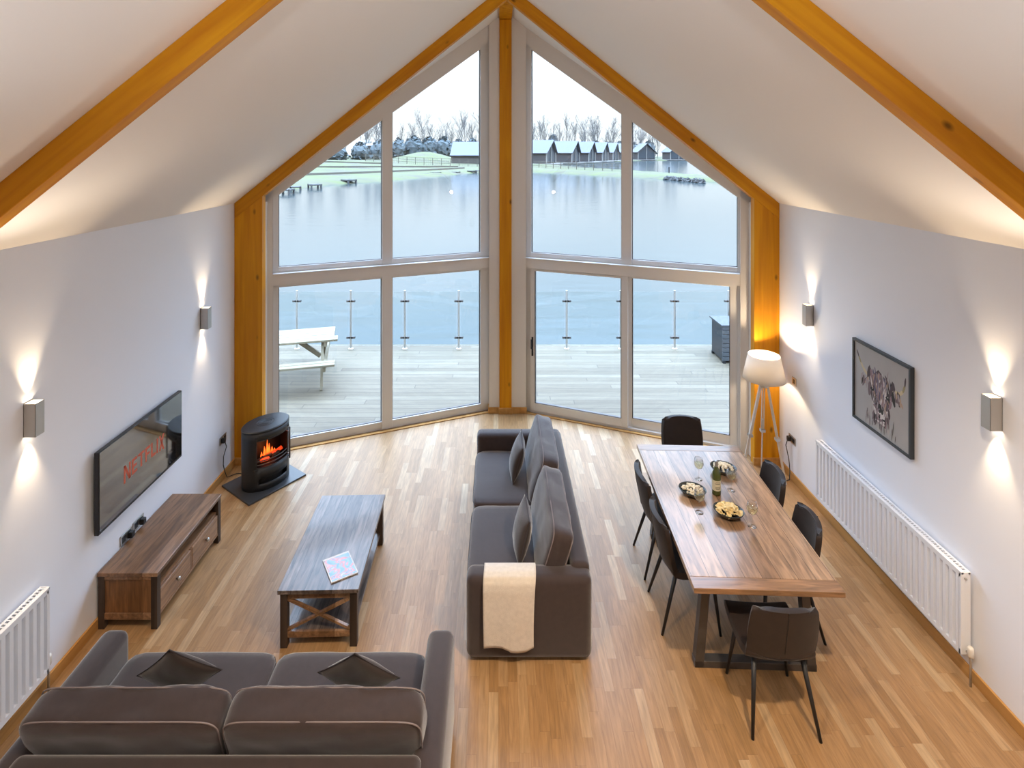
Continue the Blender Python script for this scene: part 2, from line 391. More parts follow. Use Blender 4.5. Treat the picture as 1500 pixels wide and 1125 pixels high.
# ------------------------------------------------------------------ the room
XL, XR, XC = -3.196, 3.403, .103
D1 = 6.691                       # gable frame, facing the room
EZ, RZ, SL = 3.164, 5.824, .806  # eaves, ridge, roof slope
def roof(u): return RZ-SL*abs(u)
PY, PK = 8.21, .403              # the prow: Y = PY - PK*u, u measured sideways from the ridge line
NRM = math.sqrt(1+PK*PK)
def pw(s, u, off, z): return Vector((XC+s*u+s*PK/NRM*off, PY-PK*u+off/NRM, z))
def prow(mb, s, poly, o0, o1):
    n = Vector((s*PK, 1, 0))/NRM
    return mb.prism([pw(s, u, o0, z) for u, z in poly], n*(o1-o0))
def prect(mb, s, u0, u1, z0, z1, o0, o1): return prow(mb, s, [(u0, z0), (u1, z0), (u1, z1), (u0, z1)], o0, o1)
YB = -2.6
struct(MB().prism([(XL-.2, YB, -.12), (XR+.2, YB, -.12), (XR+.2, 6.85, -.12), (XC, PY+.07, -.12), (XL-.2, 6.85, -.12)], (0, 0, .12)).build('floor', M['floor']))
struct(MB().b2(XL-.2, XL, YB, 6.86, 0, EZ).build('wall_left', M['wall']))
struct(MB().b2(XR, XR+.2, YB, 6.86, 0, EZ).build('wall_right', M['wall']))
struct(MB().prism([(XL-.2, YB, 0), (XR+.2, YB, 0), (XR+.2, YB, EZ), (XC, YB, RZ+.2), (XL-.2, YB, EZ)], (0, -.2, 0)).build('wall_back', M['wall']))
c = MB()
for s, X in ((-1, XL-.2), (1, XR+.2)):
    ue = abs(X-XC)
    pts = [(X, YB, roof(ue)), (XC, YB, RZ), (XC, PY+.12, RZ), (X, PY-PK*ue+.12, roof(ue))]
    c.prism(pts, (0, 0, .25))
struct(c.build('ceiling', M['ceiling']))
# front wall around the glazing
w = MB()
for s in (-1, 1):
    prow(w, s, [(.1, roof(.1)+.05), (3.3, roof(3.3)+.05), (3.3, roof(3.3)-.215), (.1, roof(.1)-.215)], -.07, .07)
    prow(w, s, [(2.965, 0), (3.42, 0), (3.42, roof(3.42)+.02), (2.965, roof(2.965)-.02)], -.07, .07)
    prect(w, s, .2, 2.98, 2.10, 2.24, -.06, .06)
w.b2(XC-.237, XC-.0895, 8.012, 8.3, 0, RZ-.08); w.b2(XC+.0895, XC+.298, 8.012, 8.3, 0, RZ-.08); w.b2(XC-.0895, XC+.0895, 8.102, 8.3, 0, RZ-.08)
for X0, X1 in ((XL-.0, XL+.30), (XR-.27, XR)): w.b2(X0, X1, 6.80, 6.98, 0, EZ+.0)
struct(w.build('wall_front', M['lining']))
BH = .088
struct(MB().b2(XL, XL+.018, YB, D1, 0, BH).build('baseboard_left', M['oak'], bevel=.004))
struct(MB().b2(XR-.018, XR, YB, D1, 0, BH).build('baseboard_right', M['oak'], bevel=.004))
w = MB(); w.b2(XC-.25, XC-.085, 7.994, 8.012, 0, .09); w.b2(XC+.085, XC+.31, 7.994, 8.012, 0, .09); w.b2(XC-.25, XC-.237, 8.0, 8.13, 0, .09)
for s in (-1, 1): prect(w, s, .3 if s > 0 else .24, 2.96, 0, .012, -.09, -.045)
struct(w.build('baseboard_front', M['oak'], bevel=.003))

def post(name, label, x0, x1, y0, y1, top, plinth=True):
    t = thing(name, label, 'post', ((x0+x1)/2, (y0+y1)/2, 0))
    hx, hy = (x1-x0)/2, (y1-y0)/2; cx = (x0+x1)/2
    MB().prism([(-hx, -hy, 0), (hx, -hy, 0), (hx, -hy, top(x1)), (-hx, -hy, top(x0))], (0, 2*hy, 0)).build('shaft', M['pine_z'], t, bevel=.004)
    if plinth: MB().b2(-hx+(.0 if x0 <= XL+.01 else -.012), hx+(.0 if x1 >= XR-.01 else .012), -hy-.014, -hy+.02, 0, BH).build('plinth', M['oak'], t, bevel=.003)
    return t
RV = .187
post('timber_post', 'wide orange pine post in the left corner behind the stove', XL, XL+.338, D1, D1+.1, lambda x: roof(x-XC)-RV)
post('timber_post', 'wide orange pine post in the right corner behind the floor lamp', XR-.305, XR, D1, D1+.1, lambda x: roof(x-XC)-RV)
post('timber_post', 'slim orange pine post standing between the two glazed halves', XC-.088, XC+.088, 7.985, 8.10, lambda x: 5.70)
def rafter(label, s, y0, y1):
    X = XL if s < 0 else XR; u = abs(X-XC)
    o = thing('roof_rafter', label, 'beam', (XC, y0, RZ))
    ln = math.hypot(u, u*SL)
    m = MB().prism([(0, 0, 0), (s*u, 0, -u*SL), (s*u, 0, -u*SL-RV), (0, 0, -RV)], (0, y1-y0, 0)).build('beam', M['pine_x'], None, bevel=.004)
    # grain follows the slope: turn the mesh data so that its x axis runs down the rafter
    a = math.atan2(-SL*1, s*1)
    R = Matrix.Rotation(-math.atan2(SL, 1)*-s if False else (math.atan(SL)*s), 4, 'Y')
    m.data.transform(R.inverted()); m.matrix_basis = R; m.parent = o
    return o
rafter('orange pine gable rafter rising left from corner post to ridge', -1, D1, D1+.1)
rafter('orange pine gable rafter rising right from corner post to ridge', 1, D1, D1+.1)
rafter('near orange pine rafter crossing the upper left ceiling', -1, 2.897, 2.998)
rafter('near orange pine rafter crossing the upper right ceiling', 1, 2.897, 2.998)
tag(MB().b2(-.09, .09, 0, PY-6.8, 0, .075).build('ridge_beam', M['pine_z'], bevel=.003, loc=(XC, 6.795, 5.705)), 'short pine ridge beam running forward to the middle post', 'beam')

# windows: 1 upper left, 2 lower left, 3 upper right; door_1 sliding door lower right
def win(name, s, ui, uo, ml, z0, z1, zb, zt, slope):
    t = bpy.data.objects.new(name, None); COL.objects.link(t); t['kind'] = 'structure'
    um0, um1 = ml; gi, go = (.362, 2.902) if s < 0 else (.375, 2.937)
    top = (lambda u: roof(u)-.20) if slope else (lambda u: z1)
    gt = (lambda u: roof(u)-.25) if slope else (lambda u: zt)
    f = MB()
    prow(f, s, [(ui, z0), (gi, z0), (gi, top(gi)), (ui, top(ui))], 0, .07)
    prow(f, s, [(go, z0), (uo, z0), (uo, top(uo)), (go, top(go))], 0, .07)
    prect(f, s, gi, go, z0, zb, .0, .07)
    prow(f, s, [(gi, gt(gi)), (go, gt(go)), (go, top(go)), (gi, top(gi))], .0, .07)
    f.build('window_frame', M['white'], t, bevel=.004)
    f = MB(); prow(f, s, [(um0, z0+.005), (um1, z0+.005), (um1, top(um1)-.005), (um0, top(um0)-.005)], -.012, .075); f.build('mullion', M['white'], t, bevel=.004)
    f = MB()
    for a, b in ((gi, um0), (um1, go)):
        # slim dark gasket line round each pane
        prect(f, s, a, b, zb, zb+.008, .02, .05)
        prow(f, s, [(a, zb), (a+.008, zb), (a+.008, gt(a+.008)), (a, gt(a))], .02, .05); prow(f, s, [(b-.008, zb), (b, zb), (b, gt(b)), (b-.008, gt(b-.008))], .02, .05)
    f.build('gasket', M['gunmetal'], t)
    for a, b in ((gi, um0), (um1, go)):
        g = MB(); prow(g, s, [(a, zb), (b, zb), (b, gt(b)), (a, gt(a))], .028, .052); g.build('glass_pane', M['glass'], t)
    if slope:
        f = MB(); prect(f, s, ui-.02, uo-.005, 2.24, 2.252, -.085, .0); f.build('window_sill', M['white'], t, bevel=.003)
    return t
win('window_1', -1, .232, 2.965, (1.556, 1.686), 2.24, 0, 2.32, 0, True)
win('window_2', -1, .232, 2.965, (1.556, 1.69), .0, 2.10, .11, 2.06, False)
win('window_3', 1, .29, 2.965, (1.584, 1.712), 2.24, 0, 2.32, 0, True)
t = bpy.data.objects.new('door_1', None); COL.objects.link(t); t['kind'] = 'structure'
f = MB(); prect(f, 1, .29, .372, 0, 2.10, 0, .07); prect(f, 1, 2.937, 2.966, 0, 2.10, 0, .07); prect(f, 1, .372, 2.937, 2.09, 2.11, 0, .07); prect(f, 1, .372, 2.937, 0, .035, -.02, .07)
f.build('door_frame', M['white'], t, bevel=.003)
def sash(u0, u1, si, so, o0):
    f = MB(); z0, z1, zb, zt = .035, 2.09, .148, 2.06
    prect(f, 1, u0, u0+si, z0, z1, o0, o0+.05); prect(f, 1, u1-so, u1, z0, z1, o0, o0+.05)
    prect(f, 1, u0+si, u1-so, z0, zb, o0, o0+.05); prect(f, 1, u0+si, u1-so, zt, z1, o0, o0+.05)
    o = f.build('sash', M['white'], t, bevel=.004)
    g = MB(); prect(g, 1, u0+si, u1-so, zb, zt, o0+.014, o0+.034); g.build('glass_pane', M['glass'], o)
    f = MB(); a, b = u0+si, u1-so
    prect(f, 1, a, b, zb, zb+.008, o0+.004, o0+.045); prect(f, 1, a, a+.008, zb, zt, o0+.004, o0+.045); prect(f, 1, b-.008, b, zb, zt, o0+.004, o0+.045)
    f.build('gasket', M['gunmetal'], o)
    return o
sl = sash(.372, 1.665, .062, .08, -.03)
sash(1.64, 2.937, .072, .082, .028)
h = MB(); prect(h, 1, .392, .415, .83, 1.10, -.04, -.028); h.tube([pw(1, .403, -.04, .95), pw(1, .403, -.085, .95), pw(1, .403, -.085, 1.08)], .01); h.build('door_handle', M['black'], sl)

# ------------------------------------------------------------------ outside: deck, balustrade, lake, banks
DZ = -.05
struct(MB().prism([(-9, 4.5, -.25), (-3.42, 4.5, -.25), (-3.42, 6.95, -.25), (XC, 8.33, -.25), (3.62, 6.95, -.25), (3.62, 4.5, -.25), (9, 4.5, -.25), (9, 11, -.25), (-9, 11, -.25)], (0, 0, .2)).build('deck', M['deck']))
pr = None; PYR = 10.753
NAMES = ['leftmost', 'second from left', 'third from left', 'fourth from left', 'hidden behind the middle pine post', 'first right of the middle pine post', 'second right of the middle pine post', 'third right of the middle pine post', 'rightmost']
for k in range(-1, 10):
    x = -3.918+1.0495*k
    if not 0 <= k <= 8: continue
    lab = 'brushed steel balustrade post on the deck edge, '+NAMES[k]
    if pr is None:
        pr = thing('balustrade_post', lab, 'post', (x, PYR, DZ), 0, 'steel posts of the deck balustrade')
        MB().tube([(0, 0, .01), (0, 0, 1.135)], .021, 12).build('pole', M['steel'], pr, smooth=False)
        MB().lathe([(.05, 0), (.05, .012), (.03, .02)], 16, close_t=True).build('base_plate', M['steel'], pr)
        for z in (.93, .22): MB().b2(-.085, .085, -.02, -.0075, z-.018, z+.018).b2(-.085, .085, .0075, .02, z-.018, z+.018).b2(-.045, .045, -.02, .02, z-.018, z+.018).build('clamp', M['gunmetal'], pr, bevel=.006)
    else: dup(pr, (x, PYR, DZ), label=lab)
PN = ['far left end', 'second bay from the left', 'third bay from the left', 'fourth bay from the left', 'bay left of the middle pine post', 'bay right of the middle pine post', 'third bay from the right', 'second bay from the right', 'bay behind the floor lamp', 'far right end']
pg = None
for k in range(-1, 9):
    x = -3.918+1.0495*(k+.5); lab = 'clear glass balustrade panel on the deck edge, '+PN[k+1]
    if pg is None:
        pg = tag(MB().b2(-.475, .475, -.006, .006, .06, 1.11).build('glass_balustrade', M['rail_glass'], loc=(x, PYR, DZ)), lab, 'glass panel', 'glass panels of the deck balustrade')
    else: dup(pg, (x, PYR, DZ), label=lab)
# picnic bench
t = thing('picnic_bench', 'pale softwood picnic table with bench seats out on the deck', 'picnic table', (-3.68, 9.26, DZ), math.radians(14))
for i in range(5): MB().b2(-.9, .9, -.35+i*.142, -.35+i*.142+.128, .70, .735).build('table_slat', M['benchwood'], t, bevel=.004)
for y0 in (-.72, .50):
    for i in range(2): MB().b2(-.93, .93, y0+i*.115, y0+i*.115+.10, .42, .455).build('seat_slat', M['benchwood'], t, bevel=.004)
for x in (-.72, .72):
    for y in (-1, 1): MB().bar((x, y*.56, 0), (x, y*.22, .70), .075, .04, (1, 0, 0)).build('leg', M['benchwood'], t, bevel=.004)
    MB().b2(x+.025, x+.07, -.70, .70, .34, .42).build('seat_bearer', M['benchwood'], t); MB().b2(x+.025, x+.07, -.34, .34, .62, .70).build('top_bearer', M['benchwood'], t)
    MB().bar((x-.05*(1 if x > 0 else -1), 0, .36), (x*.35, 0, .69), .07, .045, (0, 1, 0)).build('brace', M['benchwood'], t)
# slatted box at the right end of the deck
t = thing('storage_box', 'charcoal slatted box on the right end of the deck', 'box', (4.42, 10.28, DZ))
MB().b2(-.35, .35, -.26, .26, .05, .66).build('inner_box', M['iron'], t)
for i in range(8): MB().b2(-.37, .37, -.285, -.262, .05+i*.08, .05+i*.08+.068).build('slat', M['boxgrey'], t, bevel=.003)
MB().b2(-.385, .385, -.29, .29, .67, .70).build('lid', M['boxgrey'], t, bevel=.004)
for x in (-.33, .33):
    for y in (-.25, .25): MB().b2(x-.025, x+.025, y-.025, y+.025, 0, .05).build('foot', M['black'], t)

struct(MB().prism([(-220, 11.2, -1.1), (220, 11.2, -1.1), (220, 420, -1.1), (-220, 420, -1.1)], (0, 0, .2)).build('lake', M['water']))
LAND = [(-150, 24), (-80, 30), (-40, 50), (-25.6, 64.5), (-23.5, 76), (-17.8, 84.6), (-4.4, 119), (7.3, 123), (23.5, 98), (33, 83), (42, 76), (60, 72), (62, 82), (40, 90), (36, 108), (29.5, 127), (21, 160), (15, 195), (30, 232), (70, 262), (160, 280), (160, 420), (-160, 420)]
def sdist(x, y):
    ins = False; best = 1e9; n = len(LAND)
    for i in range(n):
        ax, ay = LAND[i]; bx, by = LAND[(i+1) % n]
        if (ay > y) != (by > y) and x < (bx-ax)*(y-ay)/(by-ay)+ax: ins = not ins
        dx, dy = bx-ax, by-ay; q = max(0, min(1, ((x-ax)*dx+(y-ay)*dy)/(dx*dx+dy*dy)))
        best = min(best, (x-ax-q*dx)**2+(y-ay-q*dy)**2)
    return math.sqrt(best)*(1 if ins else -1)
def hgt(x, y):
    s = sdist(x, y)
    if s < -3: return -2.2
    z = -.9+max(-1.3, min(.45, s*.28))
    if s > 2: z += min(1.0, (s-2)*.012)+.05*noise.noise(Vector((x*.3, y*.3, 0)))
    mound = math.exp(-((x+27)/10)**2-((y-205)/26)**2)*3.4; z += mound*min(1, max(0, s/10))
    z += 1.6*math.exp(-((x+48)/22)**2-((y-130)/40)**2)*min(1, max(0, s/10))
    return z
NX, NY = 150, 150
def gfn(a, b):
    x = -150+300*a; y = 24+330*b*b*.6+330*b*.4
    return Vector((x, y, hgt(x, y)))
struct(MB().grid(NX, NY, gfn).build('ground', M['ground'], smooth=True))
def gz(x, y): return hgt(x, y)

# bare winter trees
def tree_mesh(seed, h):
    rnd = random.Random(seed); b = MB()
    def grow(p, d, L, r, lev):
        pts = [p]; q = Vector(p); dd = Vector(d)
        n = 4 if lev == 0 else 3
        for i in range(n):
            dd = (dd+Vector((rnd.uniform(-.13, .13), rnd.uniform(-.13, .13), .06))).normalized(); q = q+dd*L/n; pts.append(q.copy())
        b.tube(pts, [r*(1-.7*i/n) for i in range(n+1)], 4 if lev else 6, cap=False)
        if lev < 3:
            for i in range((11, 6, 4)[lev]):
                f = rnd.uniform(.22, 1); k = min(n-1, int(f*n)); s0 = pts[k].lerp(pts[k+1], f*n-k)
                a = rnd.uniform(0, 2*PI); sp = rnd.uniform(.35, .8)
                nd = (dd*(1.0)+Vector((math.cos(a), math.sin(a), .35))*sp).normalized()
                grow(s0, nd, L*rnd.uniform(.32, .55)*(1.15-f*.4), max(.035, r*.42), lev+1)
    grow(Vector((0, 0, 0)), Vector((0, 0, 1)), h, .26, 0)
    return b
protos = []
xs = sorted(-118+i*3.35+random.uniform(-1.3, 1.3) for i in range(64))
for i, x in enumerate(xs):
    y = 262+random.uniform(-10, 14)+(-30 if x < -45 else 26 if x > 48 else 0); z = gz(x, y)-.1; sc = random.uniform(.82, 1.12)
    lab = 'bare winter tree on the far bank, '+nth(i)+' from the left'
    if i < 5:
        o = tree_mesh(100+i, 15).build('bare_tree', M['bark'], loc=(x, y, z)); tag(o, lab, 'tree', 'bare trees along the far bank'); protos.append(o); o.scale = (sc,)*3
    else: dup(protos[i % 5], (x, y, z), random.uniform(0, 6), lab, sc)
# evergreen bushes: leafy clumps
def bush_mesh(seed, w, h):
    rnd = random.Random(seed); b = MB()
    for k in range(260):
        a = rnd.uniform(0, 2*PI); t = rnd.random()**.5; zz = rnd.random()
        rr = w*math.sqrt(max(.02, 1-(zz*1.02)**2.2))*t
        p = Vector((math.cos(a)*rr, math.sin(a)*rr, zz*h)); s = rnd.uniform(.35, .7)
        n = Vector((rnd.uniform(-1, 1), rnd.uniform(-1, 1), rnd.uniform(-.2, 1))).normalized(); u_ = n.orthogonal().normalized(); v_ = n.cross(u_)
        vs = [b.bm.verts.new(p+u_*s*x+v_*s*y) for x, y in ((-1, -.6), (0, -1), (1, -.4), (.7, .8), (-.5, 1))]; b._face(vs)
    b.supel((0, 0, h*.42), w*.8, w*.8, h*.45, 2.4, 4, .5, seed)
    return b
bp = []
spots = [(-86, 205, 7), (-77, 208, 6), (-69, 212, 6.5), (-61, 206, 5.5), (-54, 216, 7), (-47, 222, 8), (-41, 226, 8.5), (-35, 230, 9), (-29, 232, 8.5), (-23, 234, 9), (-17, 232, 8), (-11, 236, 9), (-5, 240, 8),
         (3, 246, 7.5), (11, 246, 7), (19, 250, 8), (27, 250, 11), (35, 254, 7.5), (43, 262, 8), (51, 268, 8.5), (59, 276, 8), (67, 282, 8.5), (76, 288, 8), (85, 290, 9)]
for i, (x, y, h) in enumerate(spots):
    if x > 0: y += 22; h *= 1.07
    lab = 'dense evergreen bush behind the lodges, '+ORD[i]+' from the left'
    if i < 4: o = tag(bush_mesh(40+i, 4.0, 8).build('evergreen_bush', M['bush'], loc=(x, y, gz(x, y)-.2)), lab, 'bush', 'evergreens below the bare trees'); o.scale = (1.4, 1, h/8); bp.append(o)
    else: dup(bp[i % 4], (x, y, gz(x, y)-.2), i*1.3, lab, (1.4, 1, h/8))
# lodges
def lodge(loc, rz, label, ln=9.5, W=7.5, ez=3.6, rz_=7.4):
    t = thing('lodge', label, 'house', loc, rz, 'lodges across the lake')
    b = MB(); hx, hy = ln/2, W/2
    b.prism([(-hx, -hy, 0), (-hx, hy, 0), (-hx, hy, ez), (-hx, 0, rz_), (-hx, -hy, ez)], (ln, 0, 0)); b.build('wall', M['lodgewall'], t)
    b = MB()
    for s in (-1, 1):
        k = (rz_-ez)/hy
        b.prism([(-hx-.3, 0, rz_+.12), (-hx-.3, s*(hy+.5), ez+.12-.5*k), (hx+.8, s*(hy+.5), ez+.12-.5*k), (hx+1.3, 0, rz_+.12)], (0, 0, .2))
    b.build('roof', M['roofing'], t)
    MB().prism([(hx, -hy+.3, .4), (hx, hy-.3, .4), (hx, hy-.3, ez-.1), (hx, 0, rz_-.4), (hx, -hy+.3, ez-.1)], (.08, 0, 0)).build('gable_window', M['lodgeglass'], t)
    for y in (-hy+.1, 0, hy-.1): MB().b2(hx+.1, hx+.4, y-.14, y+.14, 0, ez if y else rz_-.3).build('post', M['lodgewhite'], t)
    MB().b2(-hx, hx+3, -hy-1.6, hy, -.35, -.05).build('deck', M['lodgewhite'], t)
    return t
lodge((-6.5, 172, -.3), -.12, 'long grey roofed lodge seen left of the middle pine post', 15, 8, 2.9, 6.6)
L1 = lodge((12.5, 186, -.3), -.52, 'nearest slate roofed lodge of the row right of the middle post', 11)
for i, (x, y) in enumerate([(23.0, 203), (31.5, 218), (39.5, 233), (47, 248), (54, 263)]):
    dup(L1, (x, y, -.3), -.52-.0*i, ORD[i+1]+' slate roofed lodge of the row right of the middle post')
lodge((70, 268, -.3), -1.45, 'lodge with gable facing the water, left of the right slanted window edge', 9, 8.5)
lodge((86, 270, -.3), -1.45, 'outermost lodge with gable facing the water at far right', 9, 8.5)
for i, (px, y) in enumerate(((533, 196), (548, 190))):
    x = (px-730)/810*y
    y += 44; x = (px-730)/810*y; z = gz(x, y)-.1; zt = 3.8+(12 if i == 0 else 7.5)*y/810
    t = thing('white_hut', ('upper' if i == 0 else 'lower')+' white roofed hut among the hedges at far left', 'hut', (x, y, z), 0, 'white huts at far left')
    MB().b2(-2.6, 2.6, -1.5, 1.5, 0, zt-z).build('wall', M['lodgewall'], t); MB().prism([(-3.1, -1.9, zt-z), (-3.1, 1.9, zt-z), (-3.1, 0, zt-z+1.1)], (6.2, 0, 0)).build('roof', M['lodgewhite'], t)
# fences on the banks
def fence(label, p0, p1, n, h, group):
    t = thing('bank_fence', label, 'fence', (p0[0], p0[1], 0), 0, group)
    P = [Vector((p0[0]+(p1[0]-p0[0])*i/n, p0[1]+(p1[1]-p0[1])*i/n, 0)) for i in range(n+1)]
    o = Vector((p0[0], p0[1], 0)); zs = [gz(p.x, p.y) for p in P]
    for p, z in zip(P, zs): MB().b2(p.x-o.x-.08, p.x-o.x+.08, p.y-o.y-.08, p.y-o.y+.08, z-.2, z+h).build('post', M['fencewood'], t)
    for f_ in (.97, .62, .30):
        b = MB()
        for i in range(n): b.bar((P[i].x-o.x, P[i].y-o.y, zs[i]+h*f_), (P[i+1].x-o.x, P[i+1].y-o.y, zs[i+1]+h*f_), .05, .07)
        b.build('rail', M['fencewood'], t)
    b = MB()
    for i in range(n):
        for q in range(1, 8):
            p = P[i].lerp(P[i+1], q/8)-o; z = zs[i]+(zs[i+1]-zs[i])*q/8; b.tube([(p.x, p.y, z), (p.x, p.y, z+h)], .02, 4)
    b.build('mesh_wires', M['fencewood'], t)
fence('post and wire fence across the bank left of the middle post', (-36, 150), (-3, 140), 14, 1.9, None)
fence('post and wire fence on the grassy spit right of the middle post', (8.5, 138), (25, 112), 11, 1.6, None)
# low stone terrace walls on the left bank
def terrace(label, pts):
    b = MB()
    for (x0, y0), (x1, y1) in zip(pts, pts[1:]): b.bar((x0, y0, gz(x0, y0)+.1), (x1, y1, gz(x1, y1)+.1), .4, .45)
    tag(b.build('terrace_wall', M['fencewood']), label, 'wall', 'terrace walls on the left bank')
terrace('low dark stone terrace wall nearest the left shore', [(-34, 80), (-30, 88), (-24, 96), (-16, 112), (-8, 128)])
terrace('low dark stone terrace wall halfway up the left bank', [(-46, 92), (-40, 102), (-31, 110), (-22, 124), (-10, 136)])
terrace('low dark stone terrace wall highest on the left bank', [(-56, 106), (-48, 116), (-38, 124), (-28, 136)])
# fishing platforms and rocks along the near shoreline
pl = None
for i, (px, py) in enumerate([(419, 283), (433, 278), (461, 275), (511, 268), (578, 261), (596, 259), (622, 257), (638, 256), (653, 255), (668, 254.5), (690, 253), (702, 253)]):
    y = 810*4.65/(py-221); x = (px-730)/810*y; lab = 'small dark timber fishing platform at the left shoreline, '+ORD[i]+' from the left'
    if pl is None:
        pl = thing('fishing_platform', lab, 'platform', (x, y, -.9), 0, 'fishing platforms along the left shore')
        MB().b2(-.7, .7, -.8, .8, .35, .5).build('deck_top', M['stone'], pl)
        for a in (-.6, .6):
            for b_ in (-.7, .7): MB().b2(a-.1, a+.1, b_-.1, b_+.1, -.6, .52).build('stake', M['stone'], pl)
    else: dup(pl, (x, y, -.9), i*.3, lab, .8+.1*(i % 4))
rk = None
for i, px in enumerate((979, 988, 997, 1006, 1018, 1026)):
    py = 262.5+i*.9; y = 810*4.6/(py-221); x = (px-730)/810*y; lab = 'dark rock at the tip of the grassy spit, '+ORD[i]+' from the left'
    if rk is None: rk = tag(MB().supel((0, 0, .15), .75, .5, .4, 2.5, 4, .25, 3).build('rock', M['stone'], loc=(x, y, -.9)), lab, 'rock', 'rocks along the spit')
    else: dup(rk, (x, y, -.9), i*1.1, lab)
yy = 810*4.3/(254-221); t = thing('mooring_post', 'lone dark post standing at the end of the grassy spit', 'post', ((980-730)/810*yy, yy, gz((980-730)/810*yy, yy)))
MB().tube([(0, 0, -.3), (0, 0, 1.0)], .12, 8).build('shaft', M['black'], t); MB().lathe([(.14, 1.0), (.14, 1.12), (.05, 1.18)], 8, close_t=True).build('cap', M['black'], t)

# ------------------------------------------------------------------ wall lights
def spot(name, parent, loc, up, power, size, blend):
    d = bpy.data.lights.new(name, 'SPOT'); d.energy = power; d.color = (1, .74, .46); d.spot_size = size; d.spot_blend = blend; d.shadow_soft_size = .012
    o = bpy.data.objects.new(name, d); COL.objects.link(o); o.parent = parent; o.location = loc; o.rotation_euler = ((PI, 0, 0) if up else (0, 0, 0)); return o
def sconce(x, s, y, z, label):
    t = thing('wall_light', label, 'wall light', (x+s*.0015, y, z), 0, 'up and down wall lights')
    b = MB(); w, d, h = .075, .082, .225; T = .004   # s: +1 projects towards +x
    b.b2(0, s*.006, -w/2, w/2, -h/2, h/2); b.b2(s*(d-T), s*d, -w/2, w/2, -h/2, h/2)
    for y_ in (-1, 1): b.b2(0, s*d, y_*w/2-y_*T, y_*w/2, -h/2, h/2)
    b.build('body', M['satin'], t, bevel=.0015)
    for q in (-1, 1): MB().b2(s*.008, s*(d-.006), -w/2+.006, w/2-.006, q*.075-.004, q*.075+.004).build('lamp_lens', M['warmlamp'], t)
    for q in (-1, 1): spot('wall_light_beam', t, (s*.040, 0, q*(h/2+.002)), q > 0, 19, math.radians(60), 1.0)
    return t
sconce(XL, 1, 3.755, 1.985, 'satin nickel wall light on left wall, nearer one, left of the television')
sconce(XL, 1, 5.962, 2.0, 'satin nickel wall light on left wall, farther one, near the corner post')
sconce(XR, -1, 5.966+.037, 2.02, 'satin nickel wall light on right wall, farther one, above the floor lamp')
sconce(XR, -1, 3.73+.037, 2.02, 'satin nickel wall light on right wall, nearer one, right of the cow picture')

# ------------------------------------------------------------------ television
t = thing('television', 'flat black wall-mounted television showing a red streaming logo', 'television', (XL+.002, 4.895, 1.11))
MB().b2(.0, .035, -.25, .25, -.15, .15).build('wall_bracket', M['black'], t)
MB().b2(.03, .066, -.57, .57, -.325, .325).build('casing', M['bezel'], t, bevel=.004)
MB().b2(.066, .0685, -.56, .56, -.300, .318).build('screen', M['screen'], t)
LET = {'N': [[(0, 0), (.2, 0), (.2, 1), (0, 1)], [(.0, 1), (.22, 1), (.8, 0), (.58, 0)], [(.6, 0), (.8, 0), (.8, 1), (.6, 1)]],
       'E': [[(0, 0), (.2, 0), (.2, 1), (0, 1)], [(.2, 0), (.65, 0), (.65, .18), (.2, .18)], [(.2, .42), (.6, .42), (.6, .59), (.2, .59)], [(.2, .82), (.65, .82), (.65, 1), (.2, 1)]],
       'T': [[(.28, 0), (.48, 0), (.48, .82), (.28, .82)], [(0, .82), (.76, .82), (.76, 1), (0, 1)]],
       'F': [[(0, 0), (.2, 0), (.2, 1), (0, 1)], [(.2, .42), (.58, .42), (.58, .59), (.2, .59)], [(.2, .82), (.65, .82), (.65, 1), (.2, 1)]],
       'L': [[(0, 0), (.2, 0), (.2, 1), (0, 1)], [(.2, 0), (.62, 0), (.62, .18), (.2, .18)]],
       'I': [[(0, 0), (.2, 0), (.2, 1), (0, 1)]],
       'X': [[(0, 1), (.22, 1), (.76, 0), (.54, 0)], [(0, 0), (.22, 0), (.76, 1), (.54, 1)]]}
ADV = {'N': .93, 'E': .78, 'T': .88, 'F': .76, 'L': .74, 'I': .33, 'X': .76}
b = MB(); word = 'NETFLIX'; tot = sum(ADV[c_] for c_ in word); cur = 0
for ch in word:
    for q in LET[ch]:
        pts = []
        for (a, z) in q:
            yy = (cur+a)/tot*.56-.28; zz = -.085+z*.15+(1-z)*.025*(1-(yy/.28)**2)
            pts.append((.0686, yy, zz-.01))
        b.prism(pts, (.0006, 0, 0))
    cur += ADV[ch]
b.build('screen_logo', M['logo'], t)

# ------------------------------------------------------------------ tv cabinet
t = thing('tv_cabinet', 'low brown wooden television cabinet with two drawers', 'cabinet', (-2.945, 4.895, 0))
hx, hy, hz = .235, .505, .45
MB().b2(-hx-.005, hx+.005, -hy-.005, hy+.005, hz-.03, hz).build('top', M['cab'], t, bevel=.004)
for x in (-1, 1):
    for y in (-1, 1): MB().b2(x*hx-x*.05, x*hx, y*hy-y*.05, y*hy, 0, hz-.03).build('leg', M['darkwood'], t, bevel=.003)
for y in (-1, 1):
    MB().b2(-hx+.05, hx-.05, y*(hy-.012), y*(hy-.035), .10, hz-.05).build('side_panel', M['cab_z'], t)
    for za, zb in ((.075, .125), (hz-.06, hz-.03)): MB().b2(-hx+.05, hx-.05, y*(hy-.002), y*(hy-.04), za, zb).build('side_rail', M['cab'], t, bevel=.002)
MB().b2(-hx+.02, -hx+.035, -hy+.05, hy-.05, .09, hz-.03).build('back_panel', M['darkwood'], t)
MB().b2(-hx+.02, hx-.02, -hy+.05, hy-.05, .285, .305).build('shelf', M['cab'], t)
MB().b2(-hx+.02, hx-.005, -hy+.05, hy-.05, .08, .10).build('bottom_board', M['cab'], t)
